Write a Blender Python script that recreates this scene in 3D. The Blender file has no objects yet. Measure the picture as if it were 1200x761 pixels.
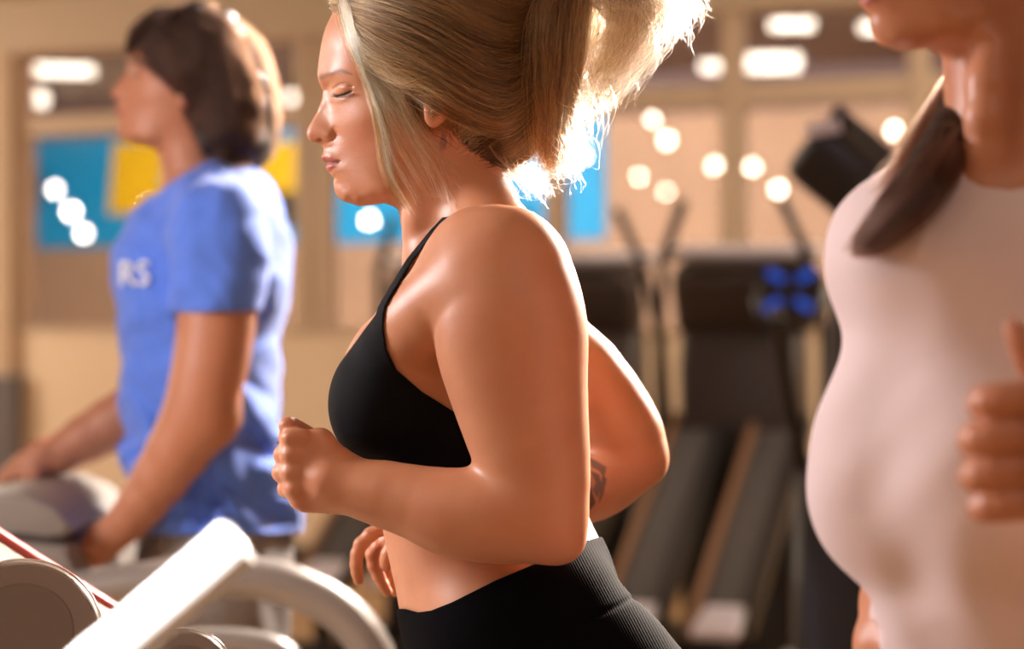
import bpy, bmesh, math, random, os
import numpy as np
from mathutils import Vector, Matrix

random.seed(7)
RNG = np.random.default_rng(11)
FPX, CX, CY, CAMZ = 85.0 / 36.0 * 1200.0, 600.0, 380.5, 1.42
MD, WD, GD = 2.50, 4.35, 1.92
scene = bpy.context.scene
COL = scene.collection

def P(px, py, d):
    """a point of the room that lies d metres in front of the camera"""
    return np.array([(px - CX) / FPX * d, d, CAMZ + (CY - py) / FPX * d])

def srgb(r, g, b):
    f = lambda c: (c / 12.92 if c <= 0.04045 else ((c + 0.055) / 1.055) ** 2.4)
    return (f(r / 255.0), f(g / 255.0), f(b / 255.0), 1.0)

# ---------------------------------------------------------------- scene tree
def tag(o, label=None, cat=None, group=None, kind=None):
    if label: o['label'] = label
    if cat: o['category'] = cat
    if group: o['group'] = group
    if kind: o['kind'] = kind
    return o

def empty(name, loc=(0, 0, 0), rz=0.0):
    o = bpy.data.objects.new(name, None)
    o.location = loc
    o.rotation_euler = (0, 0, rz)
    COL.objects.link(o)
    o.empty_display_size = 0.1
    return o

def copy_tree(o, parent=None):
    c = o.copy()
    COL.objects.link(c)
    c.parent = parent
    for ch in list(o.children):
        copy_tree(ch, c)
    return c

def mesh_np(name, V, F, mat, parent=None, smooth=True, cols=None):
    V = np.asarray(V, np.float32)
    F = np.asarray(F, np.int32)
    k = F.shape[1]
    me = bpy.data.meshes.new(name)
    me.vertices.add(len(V)); me.vertices.foreach_set('co', V.ravel())
    me.loops.add(F.size); me.loops.foreach_set('vertex_index', F.ravel())
    me.polygons.add(len(F))
    me.polygons.foreach_set('loop_start', np.arange(0, F.size, k, dtype=np.int32))
    me.polygons.foreach_set('loop_total', np.full(len(F), k, np.int32))
    me.update(calc_edges=True)
    if smooth:
        me.polygons.foreach_set('use_smooth', np.ones(len(F), bool))
    if cols is not None:
        a = me.color_attributes.new('Col', 'FLOAT_COLOR', 'POINT')
        c = np.ones((len(V), 4), np.float32); c[:, :3] = cols
        a.data.foreach_set('color', c.ravel())
    me.materials.append(mat)
    o = bpy.data.objects.new(name, me)
    COL.objects.link(o)
    if parent is not None:
        o.parent = parent
    return o

# ---------------------------------------------------------------- materials
def new_mat(name):
    m = bpy.data.materials.new(name); m.use_nodes = True
    nt = m.node_tree
    return m, nt, nt.nodes['Principled BSDF']

def setin(b, **kw):
    for k, v in kw.items():
        b.inputs[k.replace('_', ' ')].default_value = v

def simple(name, col, rough=0.5, metal=0.0, spec=0.5, noise=0.0, nscale=20.0, bump=0.0, bscale=200.0, coat=0.0, emit=None, estr=0.0):
    m, nt, b = new_mat(name)
    b.inputs['Base Color'].default_value = col
    b.inputs['Roughness'].default_value = rough
    b.inputs['Metallic'].default_value = metal
    b.inputs['Specular IOR Level'].default_value = spec
    b.inputs['Coat Weight'].default_value = coat
    tc = nt.nodes.new('ShaderNodeTexCoord')
    if noise > 0:
        n = nt.nodes.new('ShaderNodeTexNoise'); n.inputs['Scale'].default_value = nscale
        n.inputs['Detail'].default_value = 5
        nt.links.new(tc.outputs['Object'], n.inputs['Vector'])
        mx = nt.nodes.new('ShaderNodeMix'); mx.data_type = 'RGBA'; mx.blend_type = 'MULTIPLY'
        mx.inputs[0].default_value = 1.0
        cr = nt.nodes.new('ShaderNodeValToRGB')
        cr.color_ramp.elements[0].color = (1 - noise,) * 3 + (1,); cr.color_ramp.elements[0].position = 0.3
        cr.color_ramp.elements[1].color = (1, 1, 1, 1); cr.color_ramp.elements[1].position = 0.7
        nt.links.new(n.outputs['Fac'], cr.inputs['Fac'])
        mx.inputs[6].default_value = col
        nt.links.new(cr.outputs['Color'], mx.inputs[7])
        nt.links.new(mx.outputs[2], b.inputs['Base Color'])
    if bump > 0:
        n2 = nt.nodes.new('ShaderNodeTexNoise'); n2.inputs['Scale'].default_value = bscale
        nt.links.new(tc.outputs['Object'], n2.inputs['Vector'])
        bp = nt.nodes.new('ShaderNodeBump'); bp.inputs['Strength'].default_value = bump
        bp.inputs['Distance'].default_value = 0.002
        nt.links.new(n2.outputs['Fac'], bp.inputs['Height'])
        nt.links.new(bp.outputs['Normal'], b.inputs['Normal'])
    if emit is not None:
        b.inputs['Emission Color'].default_value = emit
        b.inputs['Emission Strength'].default_value = estr
    return m

def skin_mat(name, rough=0.42, sss=0.25, spec=0.5):
    m, nt, b = new_mat(name)
    at = nt.nodes.new('ShaderNodeAttribute'); at.attribute_name = 'Col'
    tc = nt.nodes.new('ShaderNodeTexCoord')
    n = nt.nodes.new('ShaderNodeTexNoise'); n.inputs['Scale'].default_value = 28; n.inputs['Detail'].default_value = 6
    nt.links.new(tc.outputs['Object'], n.inputs['Vector'])
    cr = nt.nodes.new('ShaderNodeValToRGB')
    cr.color_ramp.elements[0].position = 0.25; cr.color_ramp.elements[0].color = (0.93, 0.86, 0.84, 1)
    cr.color_ramp.elements[1].position = 0.75; cr.color_ramp.elements[1].color = (1, 1, 1, 1)
    nt.links.new(n.outputs['Fac'], cr.inputs['Fac'])
    mx = nt.nodes.new('ShaderNodeMix'); mx.data_type = 'RGBA'; mx.blend_type = 'MULTIPLY'; mx.inputs[0].default_value = 1
    nt.links.new(at.outputs['Color'], mx.inputs[6]); nt.links.new(cr.outputs['Color'], mx.inputs[7])
    nt.links.new(mx.outputs[2], b.inputs['Base Color'])
    setin(b, Roughness=rough)
    b.inputs['Specular IOR Level'].default_value = spec
    b.inputs['Subsurface Weight'].default_value = sss
    b.inputs['Subsurface Radius'].default_value = (1.0, 0.35, 0.18)
    b.inputs['Subsurface Scale'].default_value = 0.006
    n2 = nt.nodes.new('ShaderNodeTexNoise'); n2.inputs['Scale'].default_value = 420; n2.inputs['Detail'].default_value = 3
    nt.links.new(tc.outputs['Object'], n2.inputs['Vector'])
    bp = nt.nodes.new('ShaderNodeBump'); bp.inputs['Strength'].default_value = 0.18; bp.inputs['Distance'].default_value = 0.001
    nt.links.new(n2.outputs['Fac'], bp.inputs['Height']); nt.links.new(bp.outputs['Normal'], b.inputs['Normal'])
    return m

# ---------------------------------------------------------------- implicit surfaces
def f32(x): return np.asarray(x, np.float32)

def cap(a, b, ra, rb, flat=None, f=1.0):
    """tapered limb from a to b; flat/f stretch its section along one axis"""
    a = f32(a); b = f32(b); ba = b - a; L2 = float(ba @ ba) + 1e-12
    n = None if flat is None else f32(flat) / np.linalg.norm(flat)
    def g(p):
        q = p - a
        t = np.clip((q @ ba) / L2, 0, 1)
        q = q - t[:, None] * ba
        if n is not None:
            c = q @ n
            q = q + (c * (1.0 / f - 1.0))[:, None] * n
        return (np.sqrt(np.einsum('ij,ij->i', q, q)) - (ra + (rb - ra) * t)) * min(1.0, max(f, .6) if f < 1 else 1.0)
    g.bc = (a + b) / 2; g.br = math.sqrt(L2) / 2 + max(ra, rb) * max(1.0, f)
    return g

def ell(c, r, M=None):
    c = f32(c); r = f32(r)
    R = None if M is None else f32(M)
    def g(p):
        q = p - c
        if R is not None: q = q @ R
        k0 = np.sqrt(((q / r) ** 2).sum(1)); k1 = np.sqrt(((q / (r * r)) ** 2).sum(1)) + 1e-9
        return k0 * (k0 - 1) / k1
    g.bc = c; g.br = float(r.max())
    return g

def rbox(c, hs, rad, M=None):
    c = f32(c); hs = f32(hs) - rad
    R = None if M is None else f32(M)
    def g(p):
        q = p - c
        if R is not None: q = q @ R
        q = np.abs(q) - hs
        return np.sqrt((np.maximum(q, 0) ** 2).sum(1)) + np.minimum(q.max(1), 0) - rad
    g.bc = c; g.br = float(np.linalg.norm(hs)) + rad
    return g

def rotm(rx=0, ry=0, rz=0):
    return np.array(Matrix.Rotation(rz, 3, 'Z') @ Matrix.Rotation(ry, 3, 'Y') @ Matrix.Rotation(rx, 3, 'X'))

def smin(a, b, k):
    h = np.clip(0.5 + 0.5 * (b - a) / k, 0, 1)
    return b + (a - b) * h - k * h * (1 - h)

def smax(a, b, k): return -smin(-a, -b, k)

CULL = 0.07
def bounds_of(fs):
    """bounding ball of several functions, None when one of them has none"""
    if any(not hasattr(f, 'bc') for f in fs): return None
    C = np.array([f.bc for f in fs]); R = np.array([f.br for f in fs])
    lo = (C - R[:, None]).min(0); hi = (C + R[:, None]).max(0)
    c = (lo + hi) / 2
    return f32(c), float((np.linalg.norm(C - c, axis=1) + R).max())

def union(items, k=0.01):
    """items: functions or (function, k)"""
    its = [it if isinstance(it, tuple) else (it, k) for it in items]
    def g(p):
        lo = p.min(0); hi = p.max(0); pc = (lo + hi) / 2; pr = float(np.linalg.norm(hi - lo)) / 2
        d = None; low = 1e9
        for fn, kk in its:
            if hasattr(fn, 'bc'):
                lb = float(np.linalg.norm(fn.bc - pc)) - fn.br - pr
                if lb > CULL:
                    low = min(low, lb); continue
            v = fn(p)
            d = v if d is None else smin(d, v, kk)
        if d is None: return np.full(len(p), low, np.float32)
        return d
    bb = bounds_of([f for f, _ in its])
    if bb: g.bc, g.br = bb
    return g

def chain(pts, k=0.012, flat=None, f=1.0):
    """pts: (xyz, r)"""
    return union([cap(pts[i][0], pts[i + 1][0], pts[i][1], pts[i + 1][1], flat, f) for i in range(len(pts) - 1)], k)

def pchain(pts, k=0.012, flat=None, f=1.0, sub=3):
    """pts: (px, py, depth, r_px) smoothed by a Catmull-Rom curve"""
    q = []
    for px, py, d, r in pts:
        q.append(list(P(px, py, d)) + [r / FPX * d])
    q = np.array(q)
    q = crom(q, sub)
    return chain([(a[:3], a[3]) for a in q], k, flat, f)

def crom(q, sub=6):
    q = np.asarray(q, float)
    if sub <= 1 or len(q) < 3: return q
    e = np.vstack([2 * q[0] - q[1], q, 2 * q[-1] - q[-2]])
    out = []
    for i in range(1, len(e) - 2):
        for j in range(sub):
            t = j / sub
            a, b, c, d = e[i - 1], e[i], e[i + 1], e[i + 2]
            out.append(0.5 * ((2 * b) + (c - a) * t + (2 * a - 5 * b + 4 * c - d) * t * t + (3 * b - a - 3 * c + d) * t ** 3))
    out.append(q[-1])
    return np.array(out)

def warp_axis(lo, hi, dense):
    """map an even coordinate to the room so that steps are shorter inside the dense ranges [(a, b, factor)]"""
    x = np.linspace(lo, hi, 2001); d = np.ones_like(x)
    for a, b, k in dense: d = np.where((x >= a) & (x <= b), k, d)
    d = np.convolve(np.pad(d, 20, mode='edge'), np.ones(41) / 41, 'valid')
    t = lo + np.r_[0, np.cumsum((d[1:] + d[:-1]) / 2 * np.diff(x))]
    return t, x

def nets(f, lo, hi, h, B=10, slack=1.35, dense=None):
    if dense:
        ax = [warp_axis(lo[i], hi[i], dense[i]) for i in range(3)]
        Wp = lambda q: np.stack([np.interp(q[..., i], ax[i][0], ax[i][1]) for i in range(3)], -1)
        hi = np.array([a[0][-1] for a in ax]); f0 = f
        f = lambda q: f0(f32(Wp(q)))
        V, F = nets(f, lo, hi, h, B, slack * 1.0)
        return Wp(V), F
    lo = np.asarray(lo, float); hi = np.asarray(hi, float)
    nb = np.ceil((hi - lo) / (h * B)).astype(int)
    n = nb * B
    bi = np.stack(np.meshgrid(*[np.arange(k) for k in nb], indexing='ij'), -1).reshape(-1, 3)
    cen = lo + (bi * B + (B - 1) / 2) * h
    fc = np.concatenate([f(f32(c)) for c in np.array_split(cen, max(1, len(cen) // 600))])
    act = np.abs(fc) < B * h * 0.87 * slack + h
    V = np.repeat(np.repeat(np.repeat(np.where(fc < 0, -1., 1.).astype(np.float32).reshape(nb), B, 0), B, 1), B, 2)
    loc = np.stack(np.meshgrid(*[np.arange(B)] * 3, indexing='ij'), -1).reshape(-1, 3)
    for q in bi[act]:
        i, j, k = q * B
        V[i:i + B, j:j + B, k:k + B] = f(f32(lo + (q * B + loc) * h)).reshape(B, B, B)
    S = V < 0
    c = np.zeros((n[0] - 1, n[1] - 1, n[2] - 1), np.int8)
    for dx in (0, 1):
        for dy in (0, 1):
            for dz in (0, 1):
                c += S[dx:n[0] - 1 + dx, dy:n[1] - 1 + dy, dz:n[2] - 1 + dz]
    cell = np.argwhere((c > 0) & (c < 8)).astype(np.int32)
    ids = np.full(c.shape, -1, np.int32)
    ids[cell[:, 0], cell[:, 1], cell[:, 2]] = np.arange(len(cell))
    acc = np.zeros((len(cell), 3)); cnt = np.zeros(len(cell))
    for ax in range(3):
        o1, o2 = [a for a in range(3) if a != ax]
        for u in (0, 1):
            for v in (0, 1):
                a = cell.copy(); a[:, o1] += u; a[:, o2] += v
                b = a.copy(); b[:, ax] += 1
                va = V[a[:, 0], a[:, 1], a[:, 2]]; vb = V[b[:, 0], b[:, 1], b[:, 2]]
                m = (va < 0) != (vb < 0)
                t = np.where(m, va / np.where(m, va - vb, 1), 0)
                pt = a.astype(float); pt[:, ax] += t
                acc[m] += pt[m]; cnt[m] += 1
    verts = lo + acc / cnt[:, None] * h
    faces = []
    for ax in range(3):
        o1, o2 = [(1, 2), (2, 0), (0, 1)][ax]
        sl0 = [slice(None)] * 3; sl1 = [slice(None)] * 3
        sl0[ax] = slice(0, -1); sl1[ax] = slice(1, None)
        e = np.argwhere(S[tuple(sl0)] != S[tuple(sl1)])
        e = e[(e[:, o1] > 0) & (e[:, o2] > 0) & (e[:, o1] < n[o1] - 1) & (e[:, o2] < n[o2] - 1)]
        inside = S[e[:, 0], e[:, 1], e[:, 2]]
        q = []
        for u, v in ((0, 0), (1, 0), (1, 1), (0, 1)):
            cc = e.copy(); cc[:, o1] -= 1 - u; cc[:, o2] -= 1 - v
            q.append(ids[cc[:, 0], cc[:, 1], cc[:, 2]])
        q = np.stack(q, 1)
        q[~inside] = q[~inside][:, ::-1]
        faces.append(q)
    faces = np.concatenate(faces)
    faces = faces[(faces >= 0).all(1)]
    return verts, faces

def project(f, V, it=2, eps=4e-4, lim=None, cell=0.03):
    key = np.floor(V / cell).astype(np.int64)
    key = (key[:, 0] * 4096 + key[:, 1]) * 4096 + key[:, 2]
    order = np.argsort(key, kind='stable')
    cuts = np.flatnonzero(np.diff(key[order])) + 1
    for part in np.split(order, cuts):
        X = V[part]
        for _ in range(it):
            p = f32(X); m = len(p)
            q = np.concatenate([p] + [p + f32(e) for e in np.eye(3) * eps])
            r = f(q); d = r[:m]
            g = np.stack([(r[m * (i + 1):m * (i + 2)] - d) / eps for i in range(3)], 1)
            st = (d / np.maximum((g ** 2).sum(1), 0.05))[:, None] * g
            if lim:
                L = np.linalg.norm(st, axis=1, keepdims=True); st = st * np.minimum(1, lim / (L + 1e-9))
            X = X - st
        V[part] = X
    return V

def pack(items):
    """pack(name, mesh)"""
    return items

def implicit(name, f, lo, hi, h, mat, parent=None, colfn=None, it=2, slack=1.35, dense=None):
    V, F = nets(f, lo, hi, h, slack=slack, dense=dense)
    V = project(f, V, it, lim=h)
    cols = colfn(V) if colfn else None
    o = mesh_np(name, V, F, mat, parent, True, cols)
    return o

def pix(V):
    """where a point of the room falls in the photograph (used to measure)"""
    d = V[:, 1]
    return CX + V[:, 0] / d * FPX, CY - (V[:, 2] - CAMZ) / d * FPX

def ss(x, a, b):
    t = np.clip((x - a) / (b - a), 0, 1)
    return t * t * (3 - 2 * t)

def polydist(px, py, poly):
    """signed distance in the side plane, negative inside"""
    poly = np.asarray(poly, float)
    d = np.full(px.shape, 1e9); ins = np.zeros(px.shape, bool)
    for i in range(len(poly)):
        a = poly[i]; b = poly[(i + 1) % len(poly)]
        e = b - a; L = e @ e + 1e-12
        t = np.clip(((px - a[0]) * e[0] + (py - a[1]) * e[1]) / L, 0, 1)
        d = np.minimum(d, np.hypot(px - a[0] - t * e[0], py - a[1] - t * e[1]))
        c = ((a[1] > py) != (b[1] > py)) & (px < (b[0] - a[0]) * (py - a[1]) / (b[1] - a[1] + 1e-12) + a[0])
        ins ^= c
    return np.where(ins, -d, d)

def linedist(px, py, pts):
    pts = np.asarray(pts, float)
    d = np.full(px.shape, 1e9)
    for i in range(len(pts) - 1):
        a = pts[i]; e = pts[i + 1] - a; L = e @ e + 1e-12
        t = np.clip(((px - a[0]) * e[0] + (py - a[1]) * e[1]) / L, 0, 1)
        d = np.minimum(d, np.hypot(px - a[0] - t * e[0], py - a[1] - t * e[1]))
    return d

def xform(fn, R, t, s=1.0, piv=(0, 0, 0)):
    """the function turned by R and scaled by s about piv, then moved so that piv lands on t"""
    R = f32(R); t = f32(t); piv = f32(piv)
    def g(p):
        return fn(((p - t) @ R) / s + piv) * s
    if hasattr(fn, 'bc'):
        g.bc = f32((R @ (fn.bc - piv)) * s + t); g.br = fn.br * s
    g.inv = lambda V: ((V - t) @ R) / s + piv
    return g

class Head:
    """a head described by its outline in the middle plane and by half widths measured from the side"""
    def __init__(self, D0, outline, ctrl, lip=None, outer=22, slope=45, pad=60, tag_=''):
        self.D0 = D0
        px, py, s = [], [], []
        out = np.asarray(outline, float)
        dense = []
        for i in range(len(out)):
            a = out[i]; b = out[(i + 1) % len(out)]
            m = max(1, int(np.hypot(*(b - a)) // 9))
            for j in range(m): dense.append(a + (b - a) * j / m)
        dense = np.array(dense)
        area = 0.5 * np.sum(out[:, 0] * np.roll(out[:, 1], -1) - np.roll(out[:, 0], -1) * out[:, 1])
        sg = 1 if area > 0 else -1
        for i, q in enumerate(dense):
            px.append(q[0]); py.append(q[1]); s.append(0.0)
            tn = dense[(i + 1) % len(dense)] - dense[i - 1]; tn /= np.hypot(*tn) + 1e-9
            nrm = np.array([tn[1], -tn[0]]) * sg
            if i % 3 == 0:
                o = q + nrm * outer
                if polydist(np.array([o[0]]), np.array([o[1]]), out)[0] > outer * 0.8:
                    px.append(o[0]); py.append(o[1]); s.append(-outer * slope)
        for x, y, w in ctrl:
            k = 1 - (w / FPX * D0) / D0
            px.append(CX + (x - CX) * k); py.append(CY + (y - CY) * k); s.append(w * w)
        px, py, s = map(np.array, (px, py, s))
        x0, x1 = out[:, 0].min() - pad, out[:, 0].max() + pad
        y0, y1 = out[:, 1].min() - pad, out[:, 1].max() + pad
        self.x0, self.y0 = x0, y0
        def U(r2): return np.where(r2 > 0, r2 * np.log(r2 + 1e-12), 0)
        n = len(px); sc = 100.0
        X, Y = px / sc, py / sc
        K = U((X[:, None] - X) ** 2 + (Y[:, None] - Y) ** 2) + np.eye(n) * 1e-4
        A = np.zeros((n + 3, n + 3)); A[:n, :n] = K
        A[:n, n] = 1; A[:n, n + 1] = X; A[:n, n + 2] = Y; A[n:, :n] = A[:n, n:].T
        wgt = np.linalg.solve(A, np.r_[s, 0, 0, 0])
        gx, gy = np.arange(x0, x1, 1.0), np.arange(y0, y1, 1.0)
        GX, GY = np.meshgrid(gx, gy, indexing='ij')
        g = wgt[n] + wgt[n + 1] * GX / sc + wgt[n + 2] * GY / sc
        for i in range(n):
            g = g + wgt[i] * U((GX / sc - X[i]) ** 2 + (GY / sc - Y[i]) ** 2)
        pd = polydist(GX, GY, out)
        g = np.where(pd > 4, np.minimum(g, -(pd - 4) * 12), g)
        self.g = g; self.GX, self.GY = GX, GY
        self.k = D0 / FPX     # metres per px in the middle plane
        c = np.array([(x0 + x1) / 2, (y0 + y1) / 2])
        self.bc = f32(P(c[0], c[1], D0)); self.br = 0.5 * math.hypot(x1 - x0 - 2 * pad, y1 - y0 - 2 * pad) * self.k * 1.02
    def bump(self, x, y, sx, sy, dw, ang=0.0):
        """raise (dw>0) or press in the side surface, dw in px of half width"""
        w = np.sqrt(np.maximum(self.g, 0))
        i = int(x - self.x0); j = int(y - self.y0)
        k = 1 - w[i, j] / FPX
        x = CX + (x - CX) * k; y = CY + (y - CY) * k
        c, s_ = math.cos(ang), math.sin(ang)
        u = (self.GX - x) * c + (self.GY - y) * s_; v = -(self.GX - x) * s_ + (self.GY - y) * c
        e = np.exp(-(u / sx) ** 2 - (v / sy) ** 2) * dw
        w2 = np.maximum(w + e, 0.0) ** 2
        self.g = np.where((self.g > 0) & (np.abs(e) > 1e-3), w2, self.g)
    def groove(self, pts, width, dw):
        w = np.sqrt(np.maximum(self.g, 0))
        q = []
        for x, y in pts:
            i = int(x - self.x0); j = int(y - self.y0); k = 1 - w[i, j] / FPX
            q.append((CX + (x - CX) * k, CY + (y - CY) * k))
        e = np.exp(-(linedist(self.GX, self.GY, q) / width) ** 2) * dw
        self.g = np.where((self.g > 0) & (np.abs(e) > 1e-3), np.maximum(w + e, 0) ** 2, self.g)
    def samp(self, u, v):
        x = np.clip(u - self.x0, 0, self.g.shape[0] - 2.001); y = np.clip(v - self.y0, 0, self.g.shape[1] - 2.001)
        i = x.astype(int); j = y.astype(int); a = x - i; b = y - j
        g = self.g
        g00, g10, g01, g11 = g[i, j], g[i + 1, j], g[i, j + 1], g[i + 1, j + 1]
        val = g00 * (1 - a) * (1 - b) + g10 * a * (1 - b) + g01 * (1 - a) * b + g11 * a * b
        dx = (g10 - g00) * (1 - b) + (g11 - g01) * b
        dy = (g01 - g00) * (1 - a) + (g11 - g10) * a
        return val, dx, dy
    def __call__(self, p):
        k = self.k
        u = CX + p[:, 0] / k; v = CY - (p[:, 2] - CAMZ) / k; w = (p[:, 1] - self.D0) / k
        s, dx, dy = self.samp(u, v)
        out = np.maximum(0, np.maximum(np.maximum(self.x0 - u, u - self.x0 - self.g.shape[0]), np.maximum(self.y0 - v, v - self.y0 - self.g.shape[1])))
        d = (w * w - s) / np.sqrt(4 * w * w + dx * dx + dy * dy + 60.0)
        return f32((d + out) * k)
# ================================================================ runner in the middle (in focus)
MD = 2.50
SKIN = np.array([0.62, 0.285, 0.155])

R_OUT = [(451, 238), (438, 240), (428.9, 241), (413, 239), (402, 235.4), (395.7, 230), (391.8, 222), (391.0, 214), (391.3, 208.5),
         (388.2, 204.7), (384.0, 201), (382.3, 195.5), (383.5, 192), (382.6, 190.2), (378.0, 187.6), (376.6, 184.5), (378.2, 180.5), (379.4, 176), (378.0, 171.5), (376, 169.3),
         (370.5, 167.3), (364.5, 165.3), (361.0, 161.5), (359.6, 156.8), (361.0, 150), (364.5, 143.5), (368.8, 136), (373.4, 126), (377.0, 117), (378.2, 110),
         (376.8, 103), (373.6, 95), (372.2, 88), (372.6, 80), (373.8, 70), (375.6, 58), (378.5, 44), (382.5, 31), (387.8, 20), (395, 6),
         (408, -12), (432, -30), (470, -42), (510, -42), (548, -28), (578, 2), (594, 40), (594, 80), (580, 120), (566, 160), (545, 205), (500, 240)]
R_CTRL = [(384, 60, 27), (382, 76, 24), (396, 55, 46), (395, 75, 45), (420, 50, 63), (450, 40, 75), (500, 30, 83), (550, 40, 72), (577, 50, 46),
          (398, 20, 30), (415, 20, 52), (440, -5, 58), (490, -12, 62), (540, -3, 56), (480, -32, 28),
          (378, 89, 17), (386, 88, 34), (400, 88, 49), (418, 92, 60), (405, 100, 49), (396, 99, 40), (386, 99, 18), (388, 108, 18),
          (395.5, 111, 34), (402, 111, 42), (412, 111, 50), (424, 112, 58), (396, 122, 32), (404, 122, 42), (390, 122, 20),
          (381, 118, 9), (383, 130, 13), (390, 134, 21), (398, 133, 33), (378, 132, 9), (372, 140, 8), (378, 145, 13), (387, 146, 18),
          (366, 150, 9), (366, 158, 10), (372, 153, 13), (374, 161, 13), (381, 152, 16.5), (385, 158, 18), (380, 164, 14), (390, 160, 18.5),
          (394.5, 157, 21), (399, 152, 30), (408, 145, 43), (400, 165, 28), (410, 165, 38), (425, 140, 58), (450, 130, 69), (480, 120, 74), (435, 160, 55),
          (384, 174, 11), (390, 173, 17), (392, 182, 20), (397, 176, 24),
          (381, 184, 11), (386, 185, 16), (392, 187, 20), (398.5, 189, 24), (386, 196, 14), (391, 197, 18), (399, 198, 25),
          (390, 205, 11), (396, 206, 19), (396, 215, 14), (396, 224, 13), (405, 222, 24), (404, 231, 20), (412, 210, 33), (420, 225, 34), (418, 234, 26), (435, 232, 35), (432, 238, 17),
          (450, 228, 47), (450, 210, 54), (430, 190, 47), (450, 170, 59), (480, 150, 68), (505, 130, 70), (480, 200, 57), (490, 175, 63), (470, 228, 46), (500, 220, 40),
          (440, 95, 66), (470, 85, 76), (510, 75, 82), (550, 100, 66), (540, 140, 60), (555, 140, 42)]
RH = Head(MD, R_OUT, R_CTRL)
RH.bump(384.5, 158.5, 6.0, 5.5, 1.8)              # wing of the nose
RH.groove([(379, 167), (384, 166.5), (390, 164), (393.5, 158), (391.5, 151)], 2.2, -1.5)
RH.bump(375, 163.8, 3.2, 1.6, -3.2)               # nostril
RH.bump(402, 104, 7, 4.5, 2.6, -0.1)              # upper lid over the eyeball
RH.groove([(391.5, 104), (397, 99.5), (405, 98.0), (413, 101)], 1.6, -2.2)
RH.groove([(392, 112), (398, 113), (405, 111), (412, 107.5)], 1.3, -2.6)
RH.bump(400, 117.5, 8, 3, 1.2)
RH.groove([(382, 190.4), (390, 190.6), (397.5, 189.4)], 1.4, -2.2)
RH.bump(385, 186.5, 5, 2.8, .8)
RH.bump(386, 195.5, 5, 3.4, 1.1)

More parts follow.
